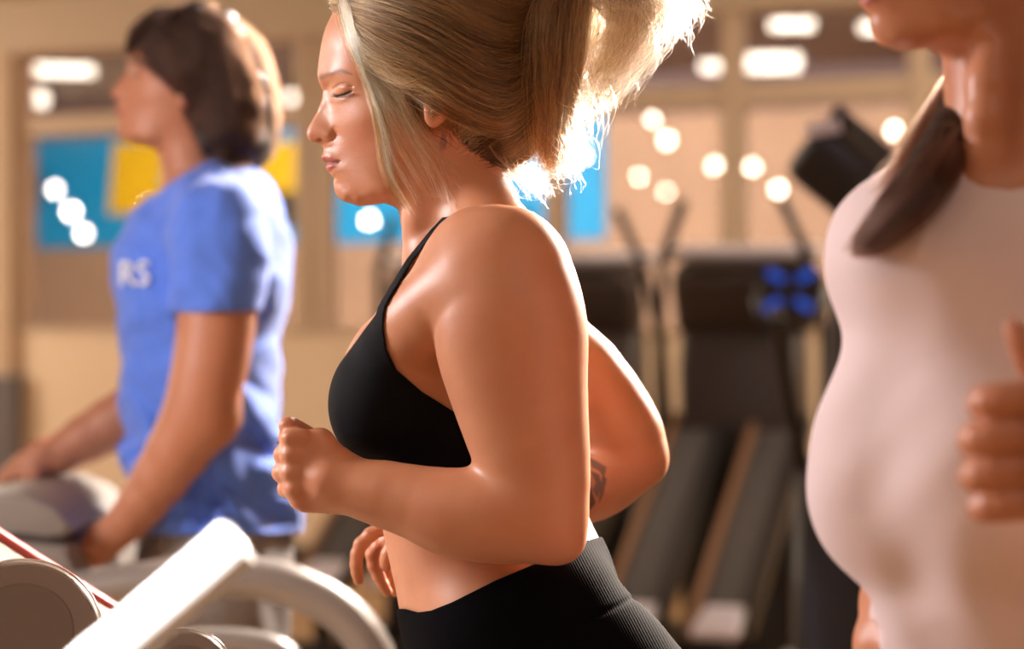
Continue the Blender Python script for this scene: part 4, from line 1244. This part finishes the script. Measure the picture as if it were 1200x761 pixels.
# the glazed wall stands obliquely to the view
_D = lambda px: 1.0 / (0.066667 + 1.29e-5 * px)
W0 = np.array([(0 - CX) / FPX * _D(0), _D(0)]); W1 = np.array([(1200 - CX) / FPX * _D(1200), _D(1200)])
WT = (W1 - W0) / np.linalg.norm(W1 - W0); WM = np.array([-WT[1], WT[0]])
WANG = math.atan2(WT[1], WT[0]); WC = W0 @ WM
def wl(px, py, e=0.0):
    """wall frame (along, away, up) of the ray through a photograph point, e metres behind the glass"""
    r = np.array([(px - CX) / FPX, 1.0]); D = (e + WC) / (r @ WM)
    p = r * D
    return (p - W0) @ WT, e, CAMZ + (CY - py) / FPX * D
def wall_obj(o):
    o.location = (W0[0], W0[1], 0); o.rotation_euler = (0, 0, WANG); return o
def wbox(name, u0, u1, e0, e1, z0, z1, mat, kind='structure', bev=0.0):
    o = MB(bev).box(((u0 + u1) / 2, (e0 + e1) / 2, (z0 + z1) / 2), (u1 - u0, e1 - e0, z1 - z0)).build(name, mat, kind=kind)
    return wall_obj(o)

tan_paint = simple('tan_paint', srgb(204, 178, 150), .7, noise=.06, nscale=3)
soffit_paint = simple('soffit_paint', srgb(200, 180, 156), .7, noise=.05, nscale=2)
cream_panel = simple('cream_panel', srgb(232, 208, 178), .55, noise=.04, nscale=2)
frame_paint = simple('frame_paint', srgb(205, 182, 156), .45)
dark_base = simple('dark_base', srgb(46, 38, 34), .6)
blue_paint = simple('blue_paint', srgb(16, 158, 214), .6, noise=.08, nscale=2)
yellow_paint = simple('yellow_paint', srgb(250, 196, 20), .6, noise=.05, nscale=2)
beige_far = simple('beige_far', srgb(184, 146, 116), .7, noise=.12, nscale=1.5)
brown_ceiling = simple('brown_ceiling', srgb(104, 84, 84), .8, noise=.1, nscale=1)
white_ceiling = simple('white_ceiling', srgb(200, 182, 160), .85)
floor_mat = simple('tan_floor', srgb(196, 158, 112), .42, noise=.16, nscale=2.2, bump=.1, bscale=40)
gl, _nt, _b = new_mat('clear_glass')
_nt.nodes.remove(_b)
_t = _nt.nodes.new('ShaderNodeBsdfTransparent'); _t.inputs[0].default_value = (.90, .90, .93, 1)
_g = _nt.nodes.new('ShaderNodeBsdfGlossy'); _g.inputs['Roughness'].default_value = 0.015
_m = _nt.nodes.new('ShaderNodeMixShader'); _m.inputs[0].default_value = 0.15
_nt.links.new(_t.outputs[0], _m.inputs[1]); _nt.links.new(_g.outputs[0], _m.inputs[2])
_nt.links.new(_m.outputs[0], _nt.nodes['Material Output'].inputs[0])

ROOM_H = 3.4
# shell: the hall reaches far to the left
xl, xr, yb = -26.0, 7.0, -7.0
fl = MB().box((-8, 9, -.05), (48, 48, .1)).build('floor', floor_mat, kind='structure')
ce_pts = [(xl, yb), (xr, yb)]
def on_wall(x):  # y of the glazed wall's line at x
    return (WC - x * WM[0]) / WM[1]
def slab(name, pts, z0, z1, mat):
    bm = bmesh.new(); a = [bm.verts.new((x, y, z0)) for x, y in pts]; b = [bm.verts.new((x, y, z1)) for x, y in pts]
    n = len(pts); bm.faces.new(a); bm.faces.new(b)
    for i in range(n): bm.faces.new((a[i], b[i], b[(i + 1) % n], a[(i + 1) % n]))
    bmesh.ops.recalc_face_normals(bm, faces=bm.faces)
    me = bpy.data.meshes.new(name); bm.to_mesh(me); bm.free(); me.materials.append(mat)
    o = bpy.data.objects.new(name, me); COL.objects.link(o); o['kind'] = 'structure'; return o
slab('ceiling', [(xl, yb), (xr, yb), (xr, on_wall(xr)), (xl, on_wall(xl))], ROOM_H, ROOM_H + .12, white_ceiling)
MB().box((xl - .1, 9, 1.75), (.2, 50, 3.5)).build('wall_left', tan_paint, kind='structure')
MB().box((xr + .1, (yb + on_wall(xr)) / 2, 1.75), (.2, on_wall(xr) - yb, 3.5)).build('wall_right', tan_paint, kind='structure')
MB().box(((xl + xr) / 2, yb - .1, 1.75), (xr - xl, .2, 3.5)).build('wall_front', tan_paint, kind='structure')

UL = -26.0; UR = 12.5
zt = wl(0, 68)[2]; zs = wl(0, 390)[2]; zm0, zm1 = wl(0, 161)[2], wl(0, 139)[2]
wbox('wall_back', UL, UR, -.16, .06, zt, ROOM_H + .1, soffit_paint)
wbox('wall_knee', UL, UR, -.05, .10, .14, zs, cream_panel)
wbox('trim_1', UL, UR, -.075, .10, zs, zs + .035, frame_paint)
wbox('baseboard_back', UL, UR, -.07, .10, 0, .145, dark_base)
posts = [(-700, -670), (-340, -310), (14, 36), (352, 368), (373, 389), (642, 662), (848, 872), (1068, 1090), (1400, 1425)]
for k, (a, b) in enumerate(posts):
    wbox('trim_%d' % (k + 2), wl(a, 0)[0], wl(b, 0)[0], -.06, .06, zs + .035, zt, frame_paint, bev=.004)
wbox('trim_20', UL, UR, -.045, .045, zm0, zm1, frame_paint, bev=.004)
edges = [-2400, -670, -310, 36, 389, 662, 872, 1090, 1425]
for k in range(len(edges) - 1):
    a = wl(edges[k] if edges[k] > -2000 else -1000, 0)[0]; b = wl({36: 14, 389: 352}.get(edges[k + 1], edges[k + 1] - 22), 0)[0]
    if edges[k] == -2400: a = UL
    for zz, (z0, z1) in enumerate(((zs + .035, zm0), (zm1, zt))):
        wbox('window_%d' % (2 * k + zz + 1), a, b, -.006, .006, z0, z1, gl)
# pillar at the left end of the view, dark lower part
up = wl(13, 0, -.10)[0]
wbox('wall_pillar', up - 1.1, up, -.12, -.06, wl(0, 440, -.10)[2], ROOM_H + .05, tan_paint)
wbox('wall_pillar_base', up - 1.08, up + .06, -.15, -.06, 0, wl(0, 440, -.10)[2], simple('grey_wainscot', srgb(98, 90, 92), .6))

# the room behind the glass
FE = 5.6
wbox('wall_far', UL, UR + 4, FE, FE + .15, 0, 3.4, beige_far)
ub = wl(710, 0, FE)[0]
zb = wl(0, 292, FE)[2]
wbox('wall_far_blue', UL, ub, FE - .03, FE, zb, 3.08, blue_paint)
wbox('ceiling_far', UL, UR + 4, .06, FE + .2, 3.40, 3.5, brown_ceiling)
wbox('wall_far_bulkhead', UL, UR + 4, FE - .05, FE, 3.08, 3.40, brown_ceiling)
def panel(name, pxs, e, mat, label, cat, grp=None, th=.04):
    q = [wl(x, y, e) for x, y in pxs]
    o = MB().prism([(a[0], a[2]) for a in q], e - th, e).build(name, mat)
    tag(o, label, cat, grp); return wall_obj(o)
panel('wall_graphic', [(137, 167), (196, 167), (186, 251), (130, 251)], FE - .035, yellow_paint, 'yellow slanted panel on the blue wall, in front of the man\'s face and chest', 'wall panel')
panel('wall_graphic', [(300, 166), (400, 166), (396, 234), (296, 234)], FE - .035, yellow_paint, 'yellow panel on the blue wall, seen between the man and the post', 'wall panel')
sp = panel('wall_speaker', [(312, 226), (362, 226), (358, 260), (322, 262)], FE - .10, simple('black_plastic_far', srgb(28, 28, 32), .5), 'dark box mounted low on the yellow panel behind the man', 'speaker', th=.14)
panel('wall_speaker', [(38, 196), (47, 196), (47, 240), (38, 240)], FE - .10, bpy.data.materials['black_plastic_far'], 'small dark box on the blue wall beside the left window post', 'speaker', th=.14)

# ceiling lights: what the glass mirrors
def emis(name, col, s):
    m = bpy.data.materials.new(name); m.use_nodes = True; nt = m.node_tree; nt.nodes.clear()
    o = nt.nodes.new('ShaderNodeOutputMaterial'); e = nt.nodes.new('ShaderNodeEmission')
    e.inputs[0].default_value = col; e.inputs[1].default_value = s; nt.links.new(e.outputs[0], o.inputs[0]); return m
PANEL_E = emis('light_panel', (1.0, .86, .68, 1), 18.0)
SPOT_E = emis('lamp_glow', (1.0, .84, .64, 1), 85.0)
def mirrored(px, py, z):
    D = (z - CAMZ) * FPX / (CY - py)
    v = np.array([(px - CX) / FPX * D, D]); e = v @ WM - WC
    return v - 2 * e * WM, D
troffers = [((20, 118), (66, 90)), ((26, 64), (98, 127)), ((328, 386), (98, 125)), ((706, 783), (93, 117)), ((813, 853), (62, 85)), ((858, 946), (53, 85)), ((895, 962), (12, 36)), ((1000, 1040), (18, 36))]
tl = ['long ceiling light panel mirrored at the top of the left window', 'short ceiling light panel mirrored under the long one at the left', 'ceiling light panel mirrored behind the runner\'s forehead',
      'ceiling light panel mirrored beside the blonde ponytail', 'small ceiling light panel mirrored left of the tall post', 'large ceiling light panel mirrored right of the tall post',
      'ceiling light panel mirrored highest between the two women', 'ceiling light panel mirrored beside the right woman\'s chin']
lamp_metal = simple('lamp_housing', (.7, .7, .7, 1), .4)
first = None
for (xs, ys), lab in zip(troffers, tl):
    xs = (xs[0] + 9, xs[1] - 9); ym = sum(ys) / 2; yh = max(4, (ys[1] - ys[0]) / 2 - 8); ys = (ym - yh, ym + yh)
    (a, d0), (b, d1) = mirrored(xs[0], ys[0], ROOM_H - .03), mirrored(xs[1], ys[1], ROOM_H - .03)
    c0, c1 = mirrored(sum(xs) / 2, ys[0], ROOM_H - .03)[0], mirrored(sum(xs) / 2, ys[1], ROOM_H - .03)[0]
    c = (c0 + c1) / 2; L = float(np.linalg.norm(c1 - c0)); Wd = (xs[1] - xs[0]) / FPX * (d0 + d1) / 2
    ang = math.atan2(*(c1 - c0)[::-1])
    t = empty('ceiling_light', (c[0], c[1], ROOM_H - .055), ang)
    tag(t, lab, 'ceiling light', 'light panels in the hall ceiling')
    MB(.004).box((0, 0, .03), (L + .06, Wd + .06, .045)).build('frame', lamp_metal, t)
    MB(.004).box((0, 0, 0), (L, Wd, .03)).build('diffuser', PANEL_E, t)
dots = [(65, 222), (84, 248), (98, 273), (176, 241), (355, 213), (433, 258), (683, 183), (765, 140), (782, 164), (749, 207), (781, 225), (838, 194), (866, 195), (882, 196), (912, 222), (1048, 153), (697, 309)]
dl_proto = None
for k, (x, y) in enumerate(dots):
    z = ROOM_H - .12 if y < 200 else (2.9 if y < 235 else 2.3)
    c, D = mirrored(x, y, z)
    r = .040 if x not in (697, 781, 765, 749) else .026
    if dl_proto is None:
        t = empty('downlight', (0, 0, 0)); 
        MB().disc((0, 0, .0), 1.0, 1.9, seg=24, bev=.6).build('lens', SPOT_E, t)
        MB().ring((0, 0, 1.05), .8, .22, seg=24, s2=8).build('trim_ring', lamp_metal, t)
        MB().tube([(0, 0, 1), (0, 0, 2)], .12, 8).build('stem', lamp_metal, t)
        dl_proto = t
    else:
        t = copy_tree(dl_proto)
    t.location = (c[0], c[1], z); t.scale = (r, r, r)
    for ch in t.children:
        if ch.name.startswith('stem'):
            ch.scale = (1, 1, max(.5, (ROOM_H - z) / r / 2))
    dl_where = ['uppermost of three dots over the blue wall', 'middle one of the three dots over the blue wall', 'lowest of the three dots over the blue wall', 'dot beside the man\'s throat',
                'dot between the man\'s back and the runner\'s lips', 'dot over the blue wall under the runner\'s chin', 'dot just right of the blonde ponytail', 'faint topmost dot over the tan wall', 'bright dot below the faint topmost one',
                'faint dot left of the others over the tan wall', 'lowest faint dot over the tan wall', 'dot just left of the tall window post', 'left one of the pair right of the tall post', 'right one of the pair right of the tall post',
                'lowest bright dot above the trainer handles', 'dot above the pink shoulder beside the tilted console', 'very faint dot low by the runner\'s shoulder'][k]
    tag(t, 'round downlight mirrored in glass, ' + dl_where, 'downlight', 'downlights mirrored in the glass')
# ================================================================ exercise machines
silver = simple('silver_plastic', srgb(150, 142, 134), .35, 0.2, .5, noise=.05, nscale=8)
dark_plastic = simple('black_plastic', srgb(30, 27, 27), .42, 0, .5)
dark2 = simple('charcoal_plastic', srgb(58, 47, 42), .45)
belt_mat = simple('grey_belt', srgb(84, 80, 80), .55, noise=.1, nscale=30)
bronze = simple('bronze_rail', srgb(150, 112, 84), .4, .3)
chrome = simple('chrome', (.85, .84, .83, 1), .12, 1.0)
pale_step_glint = simple('pale_ribbed_step_glint', srgb(240, 234, 242), .3)  # pale steps; also the reflections painted as bars on the consoles
blue_led = simple('blue_dial_light', srgb(30, 80, 200), .4, emit=srgb(30, 110, 255), estr=.3)

def elliptical(label):
    t = empty('elliptical_trainer'); tag(t, label, 'exercise machine', 'cross trainers in a row behind the runner')
    # x forward, y to its left, z up
    MB(.02).box((.62, 0, .06), (1.9, .12, .08)).box((-.22, 0, .05), (.12, .72, .09)).box((1.5, 0, .05), (.14, .72, .09)).build('base_frame', dark_plastic, t)
    a0 = np.array([0.0, .30]); a1 = np.array([1.22, 1.02]); d = (a1 - a0); L = np.linalg.norm(d); ang = math.atan2(d[1], d[0])
    M = Matrix.Rotation(-ang, 3, 'Y'); c = (a0 + a1) / 2
    n = Vector((-math.sin(ang), 0, math.cos(ang)))
    for s in (-1, 1):
        y = s * .165
        o = MB(.008).box((c[0], y, c[1]), (L, .19, .05), M).build('track', belt_mat, t)
        for q in (-1, 1):
            MB(.008).box(Vector((c[0], y + q * .108, c[1])) + n * .012, (L, .028, .085), M).build('side_rail', bronze if q > 0 else dark_plastic, o)
        fp = MB(.01)
        f0 = Vector((a0[0] + .10, y, a0[1] + .02)) + n * .05
        fp.box(f0, (.36, .17, .035), Matrix.Rotation(-.25, 3, 'Y'))
        for k in range(6):
            fp.box(f0 + Vector((-.14 + k * .056, 0, .024 + (-.14 + k * .056) * .25)), (.02, .15, .012), Matrix.Rotation(-.25, 3, 'Y'), .003)
        fp.build('pedal', pale_step_glint, t)
        MB(.01).box((.02, y, .17), (.07, .07, .26)).build('leg', dark_plastic, t)
    MB(.03, 3).prism([(1.12, .08), (1.10, .86), (1.18, 1.04), (1.34, 1.08), (1.56, .76), (1.60, .08)], -.24, .24, .04).build('flywheel_hood', dark_plastic, t)
    MB(.05, 3).prism([(1.14, .92), (1.10, 1.25), (1.16, 1.46), (1.34, 1.44), (1.44, .95)], -.25, .25, .04).build('mast_cover', dark2, t)
    MB().tube([(1.36, 0, .9), (1.30, 0, 1.15), (1.20, 0, 1.36)], [.085, .07, .06], 18).build('mast', dark2, t)
    co = MB(.06, 4).box((1.16, 0, 1.53), (.19, .54, .30), Matrix.Rotation(-.45, 3, 'Y')).build('console', dark2, t)
    MB(.004).box((1.062, 0, 1.575), (.008, .34, .18), Matrix.Rotation(-.45, 3, 'Y')).build('screen', simple('dark_screen', (.015, .015, .02, 1), .15), co)
    MB().tube([(1.20, -.32, 1.715), (1.20, .32, 1.715)], .032, 16).build('glint_bar', pale_step_glint, t)  # pale paint stands for the bright reflection along the console top
    dd = MB().disc((1.03, -.235, 1.53), .155, .09, (-1, 0, .45), 40, bev=.02).build('dial', dark_plastic, t)
    MB().ring((.99, -.235, 1.548), .13, .008, (-1, 0, .45)).build('dial_rim', dark2, dd)
    for k, (qy, qz) in enumerate(((-.06, .06), (.06, .06), (-.062, -.055), (.062, -.055))):
        MB(.006).box((.978 + qz * .45, -.235 + qy, 1.553 + qz), (.010, .075, .034), Matrix.Rotation(.55 * (1 if qy * qz > 0 else -1), 3, 'X')).build('dial_light', blue_led, dd)
    for s in (-1, 1):
        arm = MB().tube([(1.28, s * .30, .5), (1.26, s * .33, 1.0), (1.18, s * .34, 1.40), (1.06, s * .30, 1.68), (1.0, s * (.20), 1.92)], [.024, .024, .022, .022, .024], 14)
        arm.build('moving_arm', dark_plastic, t)
    return t

def place(t, foot, direc):
    t.location = (foot[0], foot[1], 0); t.rotation_euler = (0, 0, math.atan2(direc[1], direc[0]))
    return t
ddir = (0.34, 1.1)
f1 = np.array([(790 - 600) / FPX * 8.7, 8.7])
labs = ['black cross trainer with blue-lit round dial, nearest of the row behind the runner', 'dark cross trainer just left of the one with the blue-lit dial', 'dark cross trainer half hidden behind the runner\'s shoulder and back', 'dark cross trainer at the far end, hidden behind the runner']
e1 = elliptical(labs[0]); place(e1, f1, ddir)
for k in (1, 2):
    e = copy_tree(e1)
    for ch in list(e.children):
        if ch.name.startswith('dial'):
            for g_ in list(ch.children): bpy.data.objects.remove(g_)
            bpy.data.objects.remove(ch)
    place(e, f1 + np.array([-.62, .80]) * k, ddir); e['label'] = labs[k]

# nearer tall machine behind the right woman
def stepper():
    t = empty('stair_climber'); tag(t, 'tall black exercise machine with tilted console behind the woman in pink', 'exercise machine')
    MB(.03).box((.35, 0, .09), (1.5, .7, .14)).build('base_frame', dark_plastic, t)
    MB(.05, 3).prism([(.05, .16), (.06, .70), (.22, .98), (.50, 1.04), (.76, .7), (.80, .16)], -.17, .17, .05).build('shroud', dark_plastic, t)
    MB().tube([(.46, 0, .95), (.40, 0, 1.35), (.28, 0, 1.70)], [.10, .075, .05], 18).build('mast', dark2, t)
    co = MB(.05, 4).box((.16, 0, 1.81), (.13, .36, .22), Matrix.Rotation(.7, 3, 'X') @ Matrix.Rotation(-.62, 3, 'Y')).build('console', dark_plastic, t)
    MB(.004).box((.085, 0, 1.86), (.01, .28, .20), Matrix.Rotation(.7, 3, 'X') @ Matrix.Rotation(-.62, 3, 'Y')).build('screen', simple('console_screen', (.05, .05, .05, 1), .12), co)
    for s in (-1, 1):
        MB().tube([(.40, s * .14, 1.0), (.30, s * .20, 1.3), (.12, s * .22, 1.45), (-.02, s * .22, 1.42)], .02, 14).build('handrail', dark_plastic, t)
        MB(.01).box((.0, s * .13, .42 + s * .08), (.36, .15, .05)).build('pedal', pale_step_glint, t)
    MB().tube([(.03, .05, 1.955), (.03, .14, 1.94)], .020, 14).build('glint_bar', pale_step_glint, t)  # pale bar stands for the highlight on the console's upper edge
    return t
st = stepper(); place(st, ((998 - 600) / FPX * 6.6, 6.45), (.10, .99))
# ---- treadmills
def treadmill(name_label, xc, y, top_z, mat=None, x_front=-.9, x_back=.9, cz=1.05, rails=None, near=None, console=True):
    t = empty('treadmill', (xc, y, 0)); tag(t, name_label, 'treadmill')
    mat = mat or silver
    MB(.03).box(((x_front + x_back) / 2, 0, top_z - .09), (x_back - x_front, .56, .12)).build('deck', dark_plastic, t)
    MB(.006).box(((x_front + x_back) / 2 + .05, 0, top_z - .015), (x_back - x_front - .2, .42, .03)).build('belt', belt_mat, t)
    for s in (-1, 1):
        MB(.01).box(((x_front + x_back) / 2 + .05, s * .24, top_z - .01), (x_back - x_front - .1, .07, .05)).build('side_step', mat, t)
        MB(.01).box((x_back - .1, s * .22, (top_z - .15) / 2 + .0), (.08, .08, max(.02, top_z - .13))).build('foot', dark_plastic, t)
        MB(.02).tube([(x_front + .05, s * .24, .05), (x_front + .08, s * .245, .6), (x_front + .10, s * .24, cz - .08)], [.06, .05, .045], 16).build('upright', mat, t)
    MB(.04).box((x_front - .12, 0, top_z - .02), (.42, .54, .20)).build('motor_cover', mat, t)
    return t
# the man's: silver, rail arches down behind his hands
tm = treadmill('silver treadmill under the man, curved grey rail arching in front of his shorts', P(110, 0, WD)[0], WD, .145, x_front=-.42, x_back=1.15, cz=1.0)
def rel(t, pts): return [tuple(np.array(p) - np.array(t.location)) for p in pts]
for d, s in ((3.99, 1), (4.74, -1)):
    pts = crom(np.array([P(60, 700, d), P(150, 686, d), P(240, 677, d), P(320, 682, d), P(385, 708, d), P(428, 750, d), P(448, 815, d), P(440, 920, d)]), 6)
    MB().tube(rel(tm, pts), [.036] * len(pts), 18, flat=1.25).build('handrail', silver, tm)
    pts = crom(np.array([P(90, 770, d), P(180, 756, d), P(270, 752, d), P(330, 765, d), P(352, 800, d)]), 6)
    MB().tube(rel(tm, pts), .022, 14, flat=1.3).build('lower_rail', silver, tm)
def px_slab(poly, d0, d1, bev=.02, dref=None):
    dm = dref or (d0 + d1) / 2
    q = [P(x, y, dm) for x, y in poly]
    m = MB().prism([(a[0], a[2]) for a in q], d0, d1, bev)
    return m
def shift(o, t):
    o.data.transform(Matrix.Translation(-Vector(t.location))); return o
co_ = shift(px_slab([(-90, 600), (-40, 578), (20, 566), (66, 566), (100, 580), (122, 604), (108, 618), (60, 612), (-90, 640)], 4.06, 4.66, .012).build('console', silver, tm), tm)
shift(px_slab([(-90, 642), (60, 616), (118, 622), (132, 650), (128, 690), (60, 706), (-90, 720)], 4.02, 4.70, .015).build('console_body', silver, tm), tm)
shift(px_slab([(-90, 634), (60, 608), (112, 614), (116, 626), (60, 620), (-90, 648)], 4.05, 4.67, .002).build('console_groove', dark2, tm), tm)

# the runner's own treadmill: its console reaches into the lower left corner
taupe = simple('taupe_plastic', srgb(138, 122, 112), .35, .15, .5)
red_trim = simple('red_trim', srgb(205, 84, 80), .45)
tr = treadmill('taupe treadmill with red edge trim and chrome rims, its console in the lower left corner', 0.02, 2.54, .187, taupe, x_front=-.72, x_back=.98, cz=1.02)
shift(px_slab([(-260, 520), (-180, 520), (-60, 590), (40, 655), (140, 716), (230, 758), (290, 800), (250, 850), (60, 850), (-260, 700)], 2.34, 2.72, .02, 2.72).build('console', taupe, tr), tr)
shift(px_slab([(-180, 512), (-60, 583), (40, 648), (140, 711), (142, 724), (40, 663), (-60, 598), (-182, 527)], 2.70, 2.726, .003, 2.71).build('red_edge', red_trim, tr), tr)
AXC = np.array([.25, -1, .55]); AXC /= np.linalg.norm(AXC)
cup_mat = simple('brown_cup', srgb(126, 111, 101), .5)
for (x, y, r, dd) in ((26, 752, .076, 2.29), (-70, 690, .05, 2.29), (212, 806, .052, 2.27)):
    c = P(x, y, dd) - np.array(tr.location)
    k = MB(seg=3).disc(c, r, .06, AXC, 56, bev=.010).build('cup_holder', taupe, tr)
    MB().ring(c + AXC * .026, r - .003, .0012, AXC, 64).build('chrome_rim', chrome, k)
    MB().disc(c + AXC * .029, r * .62, .006, AXC, 48, bev=.002).build('rubber_cup', cup_mat, k)
# the right woman's treadmill: a white handrail slants into the picture
white_gloss = simple('white_gloss_paint', (.88, .88, .88, 1), .25, 0, .6, coat=.6)
tw = treadmill('treadmill with a white rounded handrail slanting across the lower left foreground', -.02 + .25, 1.90, .167, dark2, x_front=-.95, x_back=.75, cz=.95)
pts = crom(np.array([P(284, 630, 1.60), P(279, 634, 1.60), P(270, 642, 1.60), P(232, 676, 1.60), P(160, 738, 1.60), P(80, 808, 1.60), P(20, 900, 1.62), (-.60, 1.62, .80)]), 5)
MB().tube(rel(tw, pts), [.002, .008, .0115, .014, .0155, .0168, .0178] + [.0185] * (len(pts) - 7), 20).build('handrail', white_gloss, tw)
MB().tube(rel(tw, [(-.60, 1.62, .82), (-.64, 1.60, .4), (-.68, 1.60, .06)]), .024, 16).build('handrail_post', dark2, tw)
pts = crom(np.array([(.0, 2.34, 1.02), (-.3, 2.34, .98), (-.6, 2.34, .84)]), 5)
def area(name, loc, target, size, power, col=(1, 1, 1), sy=None):
    l = bpy.data.lights.new(name, 'AREA'); l.energy = power; l.color = col; l.size = size
    if sy: l.shape = 'RECTANGLE'; l.size_y = sy
    o = bpy.data.objects.new(name, l); COL.objects.link(o)
    o.location = loc
    v = Vector(target) - Vector(loc)
    o.rotation_euler = v.to_track_quat('-Z', 'Y').to_euler()
    return o
w = bpy.data.worlds.new('world'); scene.world = w; w.use_nodes = True
w.node_tree.nodes['Background'].inputs[0].default_value = (1.0, 0.80, 0.62, 1)
w.node_tree.nodes['Background'].inputs[1].default_value = 0.1
area('softbox_front', (-2.2, 2.7, 2.15), (-0.1, 2.45, 1.4), 0.7, 62, (1, 0.93, 0.95))
sb = area('softbox_back', (1.75, 4.9, 2.6), (0.15, 2.4, 1.4), 0.65, 105, (1, 0.84, 0.70)); sb.data.spread = math.radians(62)
area('softbox_camera', (0.6, 0.2, 2.8), (0.0, 2.5, 1.3), 1.2, 6, (1, 0.82, 0.70))
area('added_hall_fill', (-8.6, 13.6, 3.2), (-1, 13.5, .6), 2, 420, (1, .84, .66), 2)  # added fill lamps, outside the mirrored view, to brighten the hall
area('added_hall_fill', (4.0, 8.6, 3.2), (.5, 12, .6), 2, 260, (1, .84, .66), 2)
area('added_hall_fill', (-4, 0, 3.3), (-4, 0, 0), 5, 60, (1, .82, .62), 4)
for px, pw in ((100, 420), (450, 300), (800, 60), (1150, 60)):
    a_ = wl(px, 100, .4)
    p_ = W0 + WT * a_[0] + WM * .4; q_ = W0 + WT * a_[0] + WM * FE
    area('added_far_wall_fill', (p_[0], p_[1], 3.32), (q_[0], q_[1], 2.2), 2.5, pw, (1, .92, .8), .12)  # added lamps, unseen behind the soffit, brighten the far wall
sm = area('softbox_man', (.9, 6.3, 2.9), (-.5, 4.35, 1.5), .6, 60, (1, .88, .78)); sm.data.spread = math.radians(60)
sp = bpy.data.lights.new('added_rail_spot', 'SPOT'); sp.energy = 1700; sp.spot_size = math.radians(9); sp.spot_blend = .5; sp.color = (1, .97, .95); sp.shadow_soft_size = .03  # added spot that makes the white handrail overexposed
so = bpy.data.objects.new('added_rail_spot', sp); COL.objects.link(so); so.location = (-.9, .2, 3.0)
so.rotation_euler = (Vector(tuple(P(180, 715, 1.6))) - so.location).to_track_quat('-Z', 'Y').to_euler()
cam = bpy.data.cameras.new('camera'); co = bpy.data.objects.new('camera', cam); COL.objects.link(co)
co.location = (0, 0, CAMZ); co.rotation_euler = (math.radians(90), 0, 0)
cam.lens = 85; cam.sensor_width = 36; cam.clip_end = 200; cam.clip_start = 0.05
cam.dof.use_dof = True; cam.dof.focus_distance = 2.40; cam.dof.aperture_fstop = 3.3
scene.camera = co
scene.view_settings.view_transform = 'Standard'; scene.view_settings.look = 'None'
scene.view_settings.gamma = 1.0; scene.view_settings.use_curve_mapping = False
scene.view_settings.exposure = 0.0
scene.cycles.use_denoising = True
scene.cycles.max_bounces = 8
scene.cycles.sample_clamp_indirect = 6
